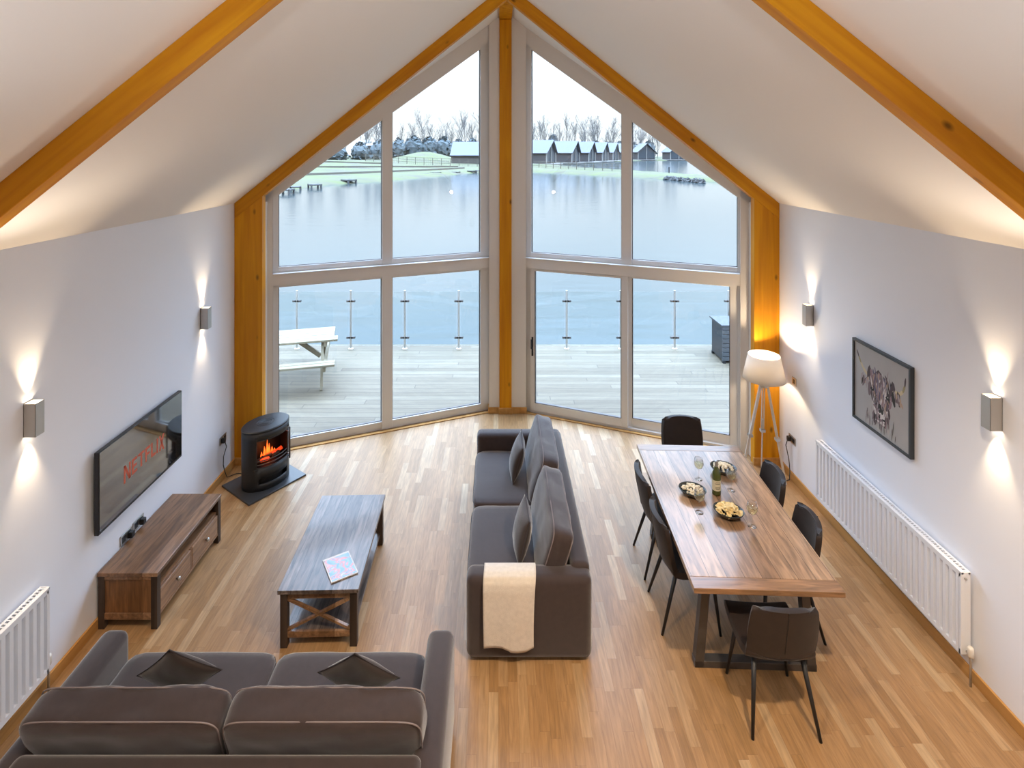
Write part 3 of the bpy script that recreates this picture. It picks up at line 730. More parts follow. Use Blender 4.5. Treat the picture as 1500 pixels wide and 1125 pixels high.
MB().b2(hx-.03, hx-.006, -.012, .012, .10, .285).build('divider', M['cab_z'], t)
for s_ in (-1, 1):
    d = MB().b2(hx-.028, hx-.004, s_*.016, s_*(hy-.055), .105, .28).build('drawer', M['cab'], t, bevel=.003)
    yc = s_*(hy-.04)/2
    MB().lathe([(.007, 0), (.007, .012), (.016, .016), (.018, .026), (.012, .032)], 14, close_t=True).build('knob', M['steel'], d, smooth=True)
    kn = d.children[0]; kn.rotation_euler = (0, PI/2, 0); kn.location = (hx-.004, yc, .195)
# wall sockets behind it
def socket(x, s, y, z, label, plug, mat='steel', w=.146):
    t = thing('wall_socket', label, 'socket', (x+s*.0015, y, z))
    MB().b2(0, s*.008, -w/2, w/2, -.043, .043).build('plate', M[mat], t, bevel=.003)
    for q in ((-.035, .035) if w > .1 else (0,)): MB().b2(s*.008, s*.0095, q-.022, q+.022, -.026, .026).build('socket_face', M['black'], t, bevel=.001)
    if plug is not None: MB().b2(s*.0095, s*.045, plug-.022, plug+.022, -.028, .022).build('plug', M['black'], t, bevel=.006)
    return t
socket(XL, 1, 4.74, .495, 'steel double socket above the cabinet back, nearer one', .035)
socket(XL, 1, 4.90, .505, 'steel double socket above the cabinet back, farther one', .03)
socket(XL, 1, 6.408, .462, 'steel double socket low on left wall behind the stove', -.03)
socket(XR, -1, 6.351, 1.152, 'steel light switch plate on right wall beside the lamp shade', None, w=.086)
socket(XR, -1, 6.395, .462, 'steel double socket low on right wall beside the lamp legs', .03)
tag(MB().tube([(XL+.045, 6.378, .44), (XL+.07, 6.36, .40), (XL+.05, 6.33, .30), (XL+.028, 6.37, .18), (XL+.03, 6.40, .09), (XL+.045, 6.42, .012), (XL+.12, 6.50, .008), (XL+.20, 6.50, .008), (XL+.26, 6.455, .030), (XL+.34, 6.42, .032)], .005, 6).build('power_cable', M['cable'], smooth=True), 'thin dark cable dropping from left wall socket to the stove', 'cable')
tag(MB().tube([(XR-.045, 6.425, .44), (XR-.06, 6.43, .38), (XR-.03, 6.42, .22), (XR-.028, 6.40, .095), (XR-.05, 6.37, .012), (XR-.16, 6.33, .008)], .005, 6).build('power_cable', M['cable'], smooth=True), 'thin dark cable dropping from right wall socket to the floor lamp', 'cable')

# ------------------------------------------------------------------ stove on its hearth plate
HA = math.radians(53.4)
tag(MB().b2(-.35, .35, -.288, .288, 0, .02).build('hearth_plate', M['slate'], loc=(-2.689, 6.361, 0), bevel=.003), 'dark slate hearth plate on the floor under the stove', 'hearth').rotation_euler = (0, 0, HA)
t = thing('stove', 'black oval electric stove with glowing flames on the hearth plate', 'stove', (-2.675, 6.36, .02), HA)
A, B = .265, .19; NS = 72; z_l = [0, .045, .075, .135, .25, .56, .635]
def ep(ang, z, k=1.0): return (A*k*math.cos(ang), B*k*math.sin(ang), z)
b = MB(); rings = [[b.bm.verts.new(ep(-PI/2+2*PI*(j-NS/2)/NS, z)) for j in range(NS)] for z in z_l]
for i in range(len(z_l)-1):
    for j in range(NS):
        k = j-NS/2+.5
        if i == 4 and abs(k) < 9.5: continue
        if i == 2 and abs(k) < 8: continue
        b._face([rings[i][j], rings[i][(j+1) % NS], rings[i+1][(j+1) % NS], rings[i+1][j]])
o = b.build('body', M['iron'], t, smooth=True, sol=.012)
b = MB(); b.lathe([(1.0, .635), (1.03, .640), (1.03, .652), (.99, .660), (.5, .662)], NS, sx=A, sy=B, close_b=True, close_t=True); b.build('top_plate', M['iron'], t)
b = MB(); 
for r in (.10, .07, .045): b.tube([(r*math.cos(2*PI*k/32), r*.8*math.sin(2*PI*k/32), .662) for k in range(32)], .003, 5, closed=True)
b.build('top_ring', M['iron'], t)
b = MB(); b.b2(-.20, .20, .03, .05, .2, .60); b.b2(-.22, .22, -.15, .05, .235, .245); b.b2(-.21, -.2, -.12, .05, .24, .6); b.b2(.2, .21, -.12, .05, .24, .6); b.b2(-.2, .2, -.15, .04, .585, .6); b.build('firebox', M['black'], t)
b = MB(); b.lathe([(.80, .05), (.80, .16)], 40, sx=A, sy=B, close_b=True, close_t=True); b.build('ash_pan', M['black'], t)
rnd = random.Random(3)
for i in range(6):
    a = rnd.uniform(-.5, .5); x = -.12+i*.048
    MB().tube([(x-.05, -.06+rnd.uniform(-.05, .03), .265+rnd.uniform(0, .05)), (x+.05, -.06+rnd.uniform(-.05, .03), .275+rnd.uniform(0, .05))], [.018, .022], 7).build('log', M['ember' if i % 2 else 'log'], t)
for i, (x, h) in enumerate(((-.07, .08), (-.035, .13), (.0, .19), (.025, .14), (.06, .09), (.09, .06))):
    MB().lathe([(.004, 0), (.017, h*.25), (.012, h*.55), (.005, h*.85), (.0008, h)], 7, c=(x, -.03, .28), sy=.4).build('flame', M['fire'], t, smooth=True)
for z in (.285, .325): MB().tube([ep(-PI/2+2*PI*(k-9)/NS, z+.0*k, .965) for k in range(19)], .006, 6).build('grate_bar', M['gunmetal'], t)
b = MB(); 
for s_ in (-1, 1): b.tube([ep(-PI/2+s_*2*PI*9.2/NS, .255, 1.0), ep(-PI/2+s_*2*PI*9.2/NS, .555, 1.0)], .007, 6)
for z in (.252, .558): b.tube([ep(-PI/2+2*PI*(k-9.2)/NS, z, 1.0) for k in range(19)], .007, 6)
b.build('door_frame', M['iron'], t)
hp = Vector((.187, -.185, 0))
MB().tube([hp+Vector((0, 0, .23)), hp+Vector((0, 0, .59))], .009, 8).build('handle', M['gunmetal'], t, smooth=True)
for z in (.28, .54): MB().tube([hp+Vector((0, 0, z)), Vector((.17, -.142, z))], .005, 6).build('handle_stud', M['steel'], t)
d = bpy.data.lights.new('fire_glow', 'POINT'); d.energy = .2; d.color = (1, .25, .05); d.shadow_soft_size = .03
o = bpy.data.objects.new('fire_glow', d); COL.objects.link(o); o.parent = t; o.location = (0, -.06, .36)

# ------------------------------------------------------------------ radiators
def radiator(x, s, y0, y1, label, valve):
    """x wall plane, s = direction into the room"""
    t = thing('radiator', label, 'radiator', (x+s*.002, (y0+y1)/2, 0)); h = (y1-y0)/2; z0, z1 = .19, .78
    fx = .088
    n = round((y1-y0)/.06); b = MB(); pts = []
    for i in range(n):
        c0 = -h+.02+(2*h-.04)*i/n; stp = (2*h-.04)/n
        for q, dx in ((0, 0), (.48, 0), (.58, -.03), (.90, -.03)): pts.append((fx+dx, c0+stp*q))
    pts.append((fx, h-.02))
    lo, hi = z0+.035, z1-.035
    for (xa, ya), (xb, yb) in zip(pts, pts[1:]):
        v = [b.bm.verts.new((s*xa, ya, lo)), b.bm.verts.new((s*xb, yb, lo)), b.bm.verts.new((s*xb, yb, hi)), b.bm.verts.new((s*xa, ya, hi))]; b._face(v)
    for q0, q1 in ((z0, lo), (hi, z1)): b.b2(s*(fx-.031), s*fx, -h+.01, h-.01, q0, q1)
    for e in (-1, 1): b.b2(s*(fx-.014), s*fx, e*(h-.022), e*(h-.008), z0, z1)
    b.build('front_panel', M['radiator'], t)
    MB().b2(s*.022, s*.034, -h+.01, h-.01, z0, z1).build('rear_panel', M['radiator'], t)
    for e in (-1, 1): MB().b2(s*.02, s*(fx+.001), e*h, e*(h-.01), z0+.005, z1+.004).build('end_cap', M['radiator'], t, bevel=.003)
    b = MB(); m = int((y1-y0)/.026)
    for i in range(m+1): yy = -h+.02+(2*h-.04)*i/m; b.b2(s*.036, s*(fx-.016), yy-.004, yy+.004, z1-.006, z1+.002)
    b.b2(s*.02, s*.036, -h, h, z1-.012, z1+.003); b.b2(s*(fx-.016), s*(fx+.001), -h, h, z1-.012, z1+.003)
    b.build('top_grille', M['radiator'], t)
    for e in (-.7, .7): MB().b2(0, s*.022, e*h-.03, e*h+.03, z0+.06, z1-.06).build('bracket', M['radiator'], t)
    b = MB().tube([(s*.05, valve*(h-.01), z0+.03), (s*.05, valve*(h+.03), z0+.03), (s*.05, valve*(h+.035), z0-.01), (s*.05, valve*(h+.035), .0)], .008, 8); vb = b.build('valve_pipe', M['steel'], t, smooth=True)
    MB().lathe([(.016, 0), (.02, .01), (.02, .055), (.015, .07)], 14, c=(s*.05, valve*(h+.035), z0+.02), close_t=True).build('valve_head', M['plastic'], t, smooth=True)
    o = MB().lathe([(.007, 0), (.007, .012)], 8, close_t=True).build('bleed_plug', M['steel'], t); o.rotation_euler = (PI/2, 0, 0); o.location = (s*.06, -h, z1-.04)
    return t
radiator(XR, -1, 3.957, 5.775, 'long white ribbed radiator on right wall below the cow picture', -1)
radiator(XL, 1, 2.2, 3.83, 'white ribbed radiator on left wall beside the front sofa', 1)

# ------------------------------------------------------------------ cow picture
t = thing('cow_picture', 'black framed painting of a shaggy horned cow on right wall', 'picture', (XR-.002, 4.89, 1.652))
W, Hh = .372, .376
b = MB(); fw = .022
for a0, a1, z0, z1 in ((-W, -W+fw, -Hh, Hh), (W-fw, W, -Hh, Hh), (-W+fw, W-fw, -Hh, -Hh+fw), (-W+fw, W-fw, Hh-fw, Hh)): b.b2(-.035, 0, a0, a1, z0, z1)
b.build('picture_frame', M['frame_b'], t, bevel=.002)
MB().b2(-.022, -.004, -W+fw, W-fw, -Hh+fw, Hh-fw).build('canvas', M['canvas'], t)
PC = [(.02, .018, .018), (.07, .05, .055), (.16, .12, .13), (.33, .29, .30), (.62, .58, .57), (.26, .17, .19), (.42, .30, .22), (.10, .09, .15), (.55, .47, .30), (.30, .26, .14), (.16, .15, .22)]
pm = [plain('oil_paint', c_, .6) for c_ in PC]
b = MB(); rnd = random.Random(11); layer = [0]
def stroke(x, y, ang, ln, wd, mi, hn=False):
    """x right, y down, both 0..1 on the canvas as seen from the room"""
    layer[0] += 1
    if not hn: x = .5+(x-.5)*1.17; y = .56+(y-.55)*1.17; ln *= 1.12; wd *= 1.1
    X = -.0222-.000006*layer[0]; b.mi = mi
    def P(px, py): return (X, -(px-.5)*2*(W-fw), (.5-py)*2*(Hh-fw))
    c_, s_ = math.cos(ang), math.sin(ang); pts = []
    for q, k in ((-1, .25), (-.5, .9), (.3, 1), (.9, .5), (1.0, .05), (.85, -.5), (.2, -1), (-.6, -.8)):
        pts.append(P(x+c_*q*ln-s_*k*wd, y+s_*q*ln+c_*k*wd))
    if all(abs(p[1]) < W-fw-.002 and abs(p[2]) < Hh-fw-.002 for p in pts): b._face([b.bm.verts.new(p) for p in pts])
def horn(pts, w0, w1, cols):
    for i in range(len(pts)-1):
        (x0, y0), (x1, y1) = pts[i], pts[i+1]; f_ = i/(len(pts)-1)
        stroke((x0+x1)/2, (y0+y1)/2, math.atan2(y1-y0, x1-x0), math.hypot(x1-x0, y1-y0)*.75, w0+(w1-w0)*f_, cols[min(len(cols)-1, int(f_*len(cols)))], True)
horn([(.30, .36), (.23, .345), (.17, .30), (.12, .24), (.08, .18), (.05, .12)], .026, .010, (8, 8, 9, 1))
horn([(.70, .37), (.77, .375), (.84, .36), (.89, .31), (.92, .23), (.93, .15)], .028, .010, (8, 8, 9, 1))
for a in ((.5, .45, PI/2, .20, .15, 1), (.44, .50, PI/2, .20, .08, 0), (.57, .5, PI/2, .20, .07, 7), (.50, .66, PI/2, .19, .10, 2), (.5, .75, PI/2, .10, .085, 3), (.49, .42, PI/2, .15, .06, 5), (.52, .56, PI/2, .14, .05, 6)): stroke(*a)
for k in range(60):   # ragged mass of the head and fringe
    a = rnd.uniform(0, 1); yy = .30+.5*a; hw = .20-.10*max(0, a-.35)/.65
    stroke(.5+rnd.uniform(-hw, hw), yy, PI/2+rnd.uniform(-.35, .35), rnd.uniform(.05, .10), rnd.uniform(.012, .03), rnd.choice((0, 1, 1, 2, 5)))
for sx_, bx in ((-1, .27), (1, .74)):   # ears
    for k in range(14): stroke(bx+sx_*rnd.uniform(-.03, .08), .44+rnd.uniform(-.03, .05), PI/2+sx_*rnd.uniform(-.6, .1), rnd.uniform(.03, .07), .014, rnd.choice((1, 2, 3, 6, 0)))
for k in range(70):   # strands
    a = rnd.uniform(0, 1); yy = .28+.42*a; hw = .17-.07*a
    stroke(.5+rnd.uniform(-hw, hw), yy, PI/2+rnd.uniform(-.3, .3), rnd.uniform(.03, .08), rnd.uniform(.004, .011), rnd.choice((2, 3, 3, 4, 5, 6, 7, 10, 6)))
for k in range(24): stroke(.5+rnd.uniform(-.11, .11), .70+rnd.uniform(-.06, .10), rnd.uniform(0, PI), .04, .016, rnd.choice((3, 4, 4, 5, 2)))
for k in range(8): stroke(.5+rnd.uniform(-.04, .04), .66+rnd.uniform(-.03, .03), rnd.uniform(0, PI), .03, .018, 0)
for k in range(26): stroke(.5+rnd.uniform(-.12, .12), .34+rnd.uniform(0, .38), PI/2+rnd.uniform(-.4, .4), rnd.uniform(.02, .05), rnd.uniform(.004, .008), rnd.choice((4, 4, 3, 6)))
for x in (.37, .61): stroke(x, .50, .1, .03, .022, 0); stroke(x+.005, .49, .1, .008, .006, 4)
for k in range(8): stroke(.5+rnd.uniform(-.07, .07), .80+rnd.uniform(-.02, .02), rnd.uniform(-.3, .3), .035, .010, 4)
for k in range(38): stroke(.5+rnd.uniform(-.23, .23), .86+rnd.uniform(-.12, .07), PI/2+rnd.uniform(-.2, .2), rnd.uniform(.03, .09), rnd.uniform(.003, .007), rnd.choice((1, 2, 3, 0, 2)))
b.build('cow_painting', pm, t)

# ------------------------------------------------------------------ coffee table and magazine
t = thing('coffee_table', 'dark wooden coffee table with crossed end braces', 'coffee table', (-1.392, 4.80, 0), math.radians(1.6))
hx, hy = .307, .585
MB().b2(-hx, hx, -hy, hy, .42, .45).build('tabletop', M['coffee'], t, bevel=.003)
for x in (-1, 1):
    for y in (-1, 1): MB().b2(x*(hx-.015), x*(hx-.07), y*(hy-.015), y*(hy-.07), 0, .42).build('leg', M['darkwood'], t, bevel=.003)
for y in (-1, 1): MB().b2(-hx+.07, hx-.07, y*(hy-.025), y*(hy-.05), .37, .42).build('apron', M['cab'], t)
for x in (-1, 1): MB().b2(x*(hx-.025), x*(hx-.05), -hy+.07, hy-.07, .37, .42).build('apron', M['darkwood'], t)
MB().b2(-hx+.04, hx-.04, -hy+.04, hy-.04, .095, .12).build('lower_shelf', M['coffee'], t)
for y in (-1, 1):
    MB().b2(-hx+.07, hx-.07, y*(hy-.02), y*(hy-.05), .075, .12).build('rail', M['cab'], t, bevel=.002)
    for k, a in enumerate((-1, 1)): MB().bar((-a*(hx-.07), y*(hy-.035), .13), (a*(hx-.07), y*(hy-.035+.004*k), .365), .018, .024, (0, 1, 0)).build('cross_brace', M['cab'], t)
t = thing('magazine', 'glossy blue and pink magazine lying on the coffee table', 'magazine', (-1.272, 4.448, .4505), math.radians(31))
MB().b2(-.104, .104, -.135, .135, 0, .008).build('pages', M['paper'], t)
MB().b2(-.106, .106, -.138, .138, .008, .0095).build('cover', M['paper'], t)
MB().b2(-.098, .098, -.130, .118, .0095, .0102).build('cover_picture', M['cover'], t)

# ------------------------------------------------------------------ sofas
def rx(a): return Matrix.Rotation(a, 3, 'X')
def cushion_piping(c, a, b_, d, n, R, fr=.72):
    m = MB()
    for s_ in (-1, 1):
        k = (1-fr**n)**(1/n); pts = []
        for i in range(96):
            t_ = 2*PI*i/96; cs, sn = math.cos(t_), math.sin(t_)
            q = (abs(cs)**n+abs(sn)**n)**(-1/n); X, Z = cs*q*k, sn*q*k; q2 = (abs(X)*abs(Z))**5*.10
            pts.append(Vector(c)+R @ Vector((X*a*1.004*(1+q2*.5), s_*b_*fr, Z*d*1.004*(1+q2))))
        m.tube(pts, .0045, 5, closed=True)
    return m
def sofa(loc, rz, L, label, D=.95, low=False, cl=None):
    t = thing('sofa', label, 'sofa', loc, rz); hl, hd = L/2, D/2; aw = .175
    MB().b2(-hl+.03, hl-.03, -hd+.02, hd-.06, .04, .28).build('base', M['fabric'], t, bevel=.01)
    for s_ in (-1, 1):
        MB().b2(s_*hl, s_*(hl-aw), -hd, hd-.01, .02, .632).build('armrest', M['fabric'], t, smooth=True, bevel=.055, seg=5)
        pts = [(s_*(hl-.005), hd-.012, .03), (s_*(hl-.005), hd-.012, .56), (s_*(hl-.03), hd-.02, .606), (s_*(hl-aw+.03), hd-.02, .606), (s_*(hl-aw+.005), hd-.012, .56), (s_*(hl-aw+.005), hd-.012, .3)]
    MB().b2(-hl+aw*.6, hl-aw*.6, -hd, -hd+.15, .02, .66).build('backrest', M['fabric'], t, smooth=True, bevel=.045, seg=4)
    w = hl-aw
    for s_ in (-1, 1):
        c_ = (s_*w/2, .11, .375); o = MB().supel(c_, w/2-.002, hd-.115, .098, 11, 11, .003, s_+2).build('seat_cushion', M['fabric'], t, smooth=True)
        n = 11; k = (1-.62**n)**(1/n); pts = []
        for i in range(64):
            q_ = 2*PI*i/64; cs, sn = math.cos(q_), math.sin(q_); q = (abs(cs)**n+abs(sn)**n)**(-1/n)
            pts.append((c_[0]+cs*q*(w/2-.002)*k*1.003, c_[1]+sn*q*(hd-.115)*k*1.003, c_[2]+.098*.62))
        MB().tube(pts, .004, 5, closed=True).build('piping', M['piping'], o)
        R = rx(math.radians(17)); a_ = cl or w/2+.02
        c_ = (s_*(a_+.006), -.215, .638); o = MB().supel(c_, a_, .102, .226, 7, 16, .013, s_*3+5+rz, R, .10).build('back_cushion', M['fabric'], t, smooth=True)
        cushion_piping(c_, a_, .102, .226, 7, R).build('piping', M['piping_pale'], o, smooth=True)
    for x in (-hl+.12, hl-.12):
        for y in (-hd+.12, hd-.15): MB().b2(x-.03, x+.03, y-.03, y+.03, 0, .045).build('foot', M['black'], t)
    return t
sofa((.225, 5.22, 0), PI/2, 2.25, 'grey brown fabric sofa in the middle with cream throw on its arm')
sofa((-1.455, 3.225, 0), 0, 2.33, 'grey brown fabric sofa in the foreground seen from behind', cl=.525)
def scatter(loc, rot, label, a=.20, th=.07):
    o = thing('scatter_cushion', label, 'cushion', loc, 0, 'scatter cushions'); o.rotation_euler = rot
    def pf(s_):
        def fn(u_, v_):
            x, y = 2*u_-1, 2*v_-1; e = max(0, (1-x*x)*(1-y*y))**.55; k = 1-.07*(1-y*y)*abs(x)**3; k2 = 1-.07*(1-x*x)*abs(y)**3
            p = Vector((x*a*k, s_*th*e, y*a*k2)); p.y += .006*noise.noise(Vector((x*2.3+loc[0]*9, y*2.3, s_)))*e; return p
        return fn
    m = MB(); m.grid(18, 18, pf(1)); m.grid(18, 18, pf(-1)); bmesh.ops.remove_doubles(m.bm, verts=m.bm.verts[:], dist=.0005)
    q = m.build('cover', M['pillow'], o, smooth=True)
    pts = []
    for i in range(80):
        f_ = i/80*4; s_ = int(f_); r = 2*(f_-s_)-1
        x, y = ((r, -1), (1, r), (-r, 1), (-1, -r))[s_]
        pts.append((x*a*(1-.07*(1-y*y)*abs(x)**3), 0, y*a*(1-.07*(1-x*x)*abs(y)**3)))
    MB().tube(pts, .004, 5, closed=True).build('piping', M['piping'], o)
    return o
from mathutils import Euler
def eul(*ms):
    R = Matrix.Identity(3)
    for m_ in ms: R = R @ m_
    return R.to_euler()
RZm = lambda a: Matrix.Rotation(a, 3, 'Z'); RYm = lambda a: Matrix.Rotation(a, 3, 'Y')
scatter((.195, 5.70, .650), eul(RZm(PI/2), rx(math.radians(16))), 'dark brown scatter cushion on the far seat of the middle sofa', .19, .07)
scatter((.20, 4.60, .650), eul(RZm(PI/2+.05), rx(math.radians(13))), 'dark brown scatter cushion on the near seat of the middle sofa', .19, .07)
scatter((-1.93, 3.35, .64), eul(RZm(.06), rx(math.radians(24)), RYm(math.radians(43))), 'dark brown scatter cushion at left end of the foreground sofa', .178, .055)
scatter((-.845, 3.35, .625), eul(RZm(-.05), rx(math.radians(25)), RYm(math.radians(47))), 'dark brown scatter cushion at right end of the foreground sofa', .178, .055)
# throw over the near arm of the middle sofa
prof = [(4.285, .50), (4.282, .56), (4.272, .605), (4.245, .633), (4.20, .641), (4.15, .640), (4.11, .628), (4.086, .597), (4.078, .55), (4.076, .45), (4.072, .34), (4.069, .23), (4.066, .15)]
def tf(u_, v_):
    k = v_*(len(prof)-1); i = min(len(prof)-2, int(k)); f_ = k-i
    y = prof[i][0]*(1-f_)+prof[i+1][0]*f_; z = prof[i][1]*(1-f_)+prof[i+1][1]*f_
    x = -.110+.382*u_ + (.012*math.sin(v_*5) if u_ > .5 else .004*math.sin(v_*7))
    dr = max(0, (v_-.55)/.45)
    z -= dr*(.035*max(0, math.sin((u_-.35)*4)) - .02*max(0, u_-.86)*7)
    y -= dr*.010*(1+math.sin(u_*9+v_*3))*.6
    return Vector((x, y, z))
tag(MB().grid(26, 48, tf).build('throw_blanket', M['throw'], smooth=True, sol=.009), 'cream knitted throw draped over the near arm of the middle sofa', 'blanket')

# ------------------------------------------------------------------ dining table
t = thing('dining_table', 'long rustic wooden dining table on trapezoid metal legs', 'dining table', (1.912, 4.768, 0), math.radians(-2.2))
hx, hy = .515, .945
MB().b2(-hx, hx, -hy+.11, hy-.11, .722, .76).build('tabletop', M['table'], t, bevel=.003)
for s_ in (-1, 1): MB().b2(-hx, hx, s_*hy, s_*(hy-.1095), .722, .76).build('breadboard_end', M['table_end'], t, bevel=.003)
for y in (-.685, .66):
    b = MB(); w = .07
    b.b2(-.44, .44, y-w/2, y+w/2, 0, .05); b.b2(-.37, .37, y-w/2, y+w/2, .685, .722)
    for s_ in (-1, 1): b.prism([(s_*.44, y-w/2, .0), (s_*.375, y-w/2, .0), (s_*.315, y-w/2, .722), (s_*.375, y-w/2, .722)], (0, w, 0))
    b.build('leg_frame', M['gunmetal'], t, bevel=.003)
MB().b2(-.05, .05, -.70, .66, .69, .722).build('stretcher', M['gunmetal'], t)

def make_chair(label):
    t = thing('dining_chair', label, 'chair', (0, 0, 0), 0, 'dining chairs')
    seat = [(.235, .425, .205), (.245, .455, .212), (.22, .474, .22), (.12, .468, .228), (0, .460, .23), (-.10, .458, .228), (-.165, .466, .222), (-.195, .495, .216)]
    back = [(-.195, .495, .216), (-.212, .54, .216), (-.228, .62, .22), (-.245, .70, .218), (-.258, .77, .212), (-.266, .825, .203), (-.268, .85, .19)]
    def shell(P, curv):
        def fn(u_, v_):
            k = v_*(len(P)-1); i = min(len(P)-2, int(k)); f_ = k-i; y, z, w = [P[i][q]*(1-f_)+P[i+1][q]*f_ for q in range(3)]
            x = 2*u_-1
            if curv: y += .05*abs(x)**2.2; z -= (.035*abs(x)**4 if v_ > .8 else 0)*(v_-.8)/.2 if v_ > .8 else 0
            else:
                h_ = max(0, (v_-.5)*2); y += .05*abs(x)**2.2*h_**3; z += .012*x*x
            return Vector((x*w, y, z))
        return fn
    so = MB().grid(12, 14, shell(seat, False)).build('seat', M['suede'], t, smooth=True, sol=.05, bevel=0)
    bo = MB().grid(12, 14, shell(back, True)).build('backrest', M['suede'], t, smooth=True, sol=.042)
    for o in (so, bo): q = o.modifiers.new('round', 'BEVEL'); q.width = .016; q.segments = 3; q.limit_method = 'ANGLE'; q.angle_limit = 1.0
    MB().tube([Vector((0, back[i][0]-.0225, back[i][1])) for i in range(1, 7)], .003, 5).build('seam', M['black'], bo)
    for x in (-1, 1):
        for y, fy in ((.155, .20), (-.13, -.255)):
            MB().tube([(x*.155, y, .442), (x*.215, fy, 0)], [.017, .010], 10).build('leg', M['black'], t, smooth=True)
    b = MB(); b.b2(-.17, .17, .14, .17, .415, .437); b.b2(-.17, .17, -.145, -.115, .415, .437); b.b2(-.015, .015, -.14, .16, .415, .437); b.build('under_frame', M['black'], t)
    return t
c0 = make_chair('dark brown suede dining chair at the near end of the table, back to us')
c0.location = (1.868, 3.815, 0); c0.rotation_euler = (0, 0, math.radians(-2.5))
dup(c0, (2.02, 5.90, 0), math.radians(178), 'dark brown suede dining chair at the far end, before the sliding door')
dup(c0, (1.545, 4.55, 0), math.radians(-91), 'dark brown suede dining chair on the sofa side, nearer of the two')
dup(c0, (1.555, 5.11, 0), math.radians(-91), 'dark brown suede dining chair on the sofa side, farther of the two')
dup(c0, (2.33, 5.13, 0), math.radians(86), 'dark brown suede dining chair on the radiator side, farther of the two')
dup(c0, (2.29, 4.50, 0), math.radians(83), 'dark brown suede dining chair on the radiator side, nearer of the two')

# ------------------------------------------------------------------ things on the dining table
TZ = .7602
def bowl(x, y, r, mat, label, food, rz=0):
    t = thing('snack_bowl', label, 'bowl', (x, y, TZ), rz, 'dark snack bowls')
    MB().lathe([(r*.48, 0), (r*.52, .006), (r*.80, .024), (r*.97, .050), (r, .058), (r*.97, .058), (r*.88, .046), (r*.6, .018), (.001, .012)], 36, sy=.86).build('bowl', M['bowl'], t, smooth=True)
    m = MB(); rnd = random.Random(int(x*100))
    for k in range(70):
        a = rnd.uniform(0, 2*PI); q = math.sqrt(rnd.random())*.74; h_ = .030+.045*(1-q*q)+rnd.uniform(-.004, .006)
        p = Vector((math.cos(a)*q*r, math.sin(a)*q*r*.86, h_))
        if mat == 'puff': m.supel(p, rnd.uniform(.009, .015), rnd.uniform(.008, .013), rnd.uniform(.007, .011), 2, 2, .002, k)
        else:
            Rm = Euler((rnd.uniform(-.7, .7), rnd.uniform(-.7, .7), rnd.uniform(0, 6))).to_matrix(); s_ = rnd.uniform(.018, .030)
            n = 9; vc = m.bm.verts.new(p+Rm @ Vector((0, 0, -.004))); ring = [m.bm.verts.new(p+Rm @ Vector((math.cos(2*PI*i/n)*s_, math.sin(2*PI*i/n)*s_*.75, .006*math.cos(4*PI*i/n)))) for i in range(n)]
            for i in range(n): m._face([vc, ring[i], ring[(i+1) % n]])
    o = m.build('snacks', M[mat], None, smooth=(mat == 'puff'), sol=0 if mat == 'puff' else .002, loc=(x, y, TZ)); o.rotation_euler = (0, 0, rz)
    tag(o, food, 'snacks', kind='stuff')
bowl(1.715, 4.885, .118, 'puff', 'dark oval bowl on the sofa side of the table', 'pale puffed snacks heaped in the bowl on the sofa side', -.4)
bowl(2.125, 5.225, .118, 'puff', 'dark oval bowl behind the wine bottle', 'pale puffed snacks heaped in the bowl behind the wine bottle', -.4)
bowl(1.915, 4.60, .122, 'crisp', 'dark oval bowl of crisps nearest the camera', 'yellow potato crisps heaped in the nearest bowl', -.4)
g0 = None
for x, y, lab in ((1.855, 5.12, 'stemmed wine glass left of the bottle, farthest of the four'), (2.085, 4.95, 'stemmed wine glass right of the wine bottle'), (1.69, 4.65, 'stemmed wine glass in front of the sofa side bowl'), (2.055, 4.478, 'stemmed glass of white wine right of the crisps bowl')):
    if g0 is None:
        g0 = thing('wine_glass', lab, 'wine glass', (x, y, TZ), 0, 'wine glasses on the dining table')
        MB().lathe([(.034, 0), (.034, .002), (.008, .008), (.0045, .02), (.0045, .085), (.012, .096), (.032, .112), (.042, .135), (.043, .155), (.036, .195), (.0345, .195), (.0415, .155), (.0405, .136), (.031, .114), (.010, .099)], 28, close_t=True).build('glass', M['glassware'], g0, smooth=True)
        MB().lathe([(.008, .0995), (.030, .1145), (.0398, .136), (.0402, .146)], 28, close_t=True).build('wine', M['wine'], g0, smooth=True)
    else: dup(g0, (x, y, TZ), None, lab)
t = thing('wine_bottle', 'green glass wine bottle with cream label on the dining table', 'bottle', (1.932, 4.90, TZ))
MB().lathe([(.032, 0), (.037, .004), (.0375, .02), (.0375, .165), (.034, .19), (.022, .222), (.0145, .245), (.0138, .285)], 28, close_t=True).build('glass', M['bottle'], t, smooth=True)
o = MB().lathe([(.0378, .045), (.0378, .135)], 28, close_b=False).build('label', M['label'], t, smooth=True)
b = MB()
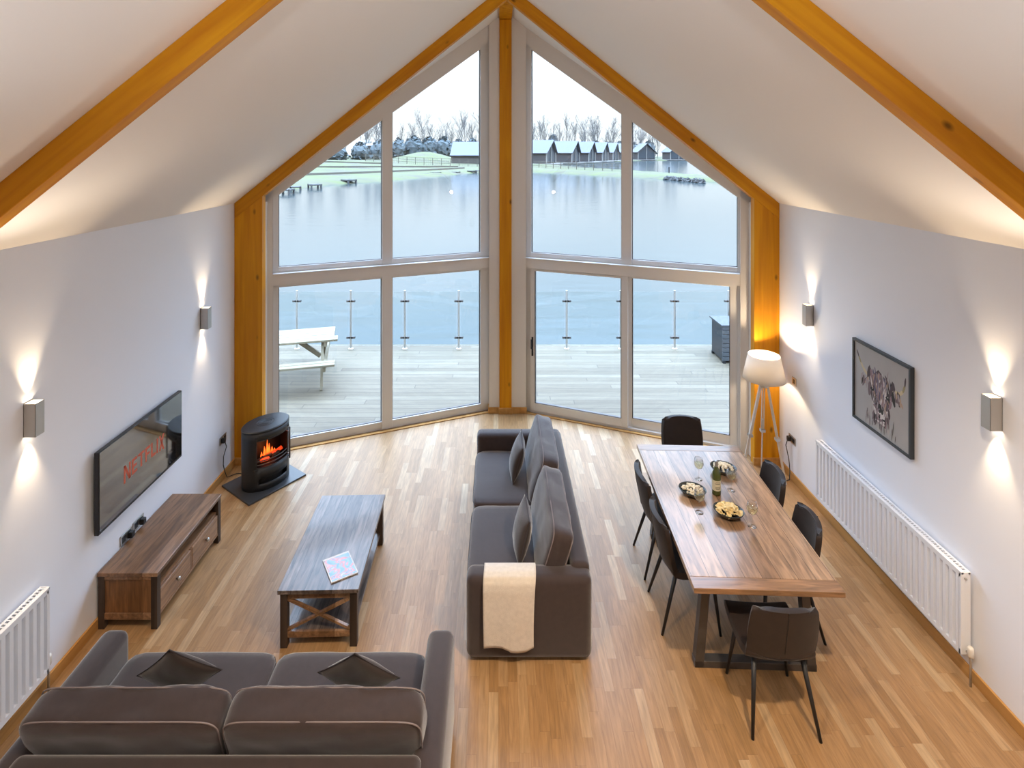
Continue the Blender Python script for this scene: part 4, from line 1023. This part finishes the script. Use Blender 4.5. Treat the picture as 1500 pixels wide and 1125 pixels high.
for z, w_ in ((.118, .5), (.105, .7), (.075, .6), (.066, .55), (.057, .45)):
    b.grid(8, 1, lambda u_, v_, z=z, w_=w_: Vector((.0381*math.cos(-PI/2+(u_-.5)*2*w_), .0381*math.sin(-PI/2+(u_-.5)*2*w_), z+v_*.004)))
b.build('print', M['black'], o)
MB().lathe([(.0146, .243), (.0143, .283), (.0152, .285), (.0152, .293), (.013, .295)], 20, close_b=False, close_t=True).build('foil_cap', M['foil'], t, smooth=True)

# ------------------------------------------------------------------ floor lamp
t = thing('floor_lamp', 'whitewashed tripod floor lamp with lit white drum shade', 'floor lamp', (3.075, 6.40, 0))
MB().lathe([(.228, 1.165), (.170, 1.440)], 48, close_b=False).build('lamp_shade', M['shade'], t, smooth=True, sol=.003)
hub = Vector((0, 0, 1.10))
for fx, fy in ((-.24, .05), (.20, -.10), (.08, .23)):
    d_ = Vector((fx, fy, 0)).normalized(); o = MB()
    p0 = hub+d_*.035; p1 = Vector((fx, fy, .0)); sd = Vector((-d_.y, d_.x, 0))*.012
    mid = p0.lerp(p1, .55)
    for q in (-1, 1): o.bar(p0+sd*q, mid+sd*q, .011, .026)
    lg = o.build('leg', M['whitewood'], t)
    o = MB(); o.bar(p0.lerp(p1, .42), p1, .012, .024); o.build('leg_extension', M['whitewood'], lg)
    MB().box(mid, (.05, .05, .03)).build('leg_clamp', M['steel'], lg)
MB().lathe([(.045, 1.07), (.05, 1.085), (.05, 1.12), (.02, 1.135), (.012, 1.15), (.012, 1.22)], 20, close_t=True).build('hub', M['steel'], t, smooth=True)
b = MB(); b.tube([(0, 0, 1.21), (0, 0, 1.25)], .016, 10)
for a in (0, 2*PI/3, 4*PI/3): b.tube([(0, 0, 1.22), (.2165*math.cos(a), .2165*math.sin(a), 1.22)], .002, 5)
b.build('lamp_holder', M['steel'], t)
MB().supel((0, 0, 1.29), .03, .03, .042, 2, 5).build('bulb', M['warmlamp'], t, smooth=True)
d = bpy.data.lights.new('floor_lamp_bulb', 'POINT'); d.energy = 17; d.color = (1, .76, .50); d.shadow_soft_size = .035
o = bpy.data.objects.new('floor_lamp_bulb', d); COL.objects.link(o); o.parent = t; o.location = (0, 0, 1.345)
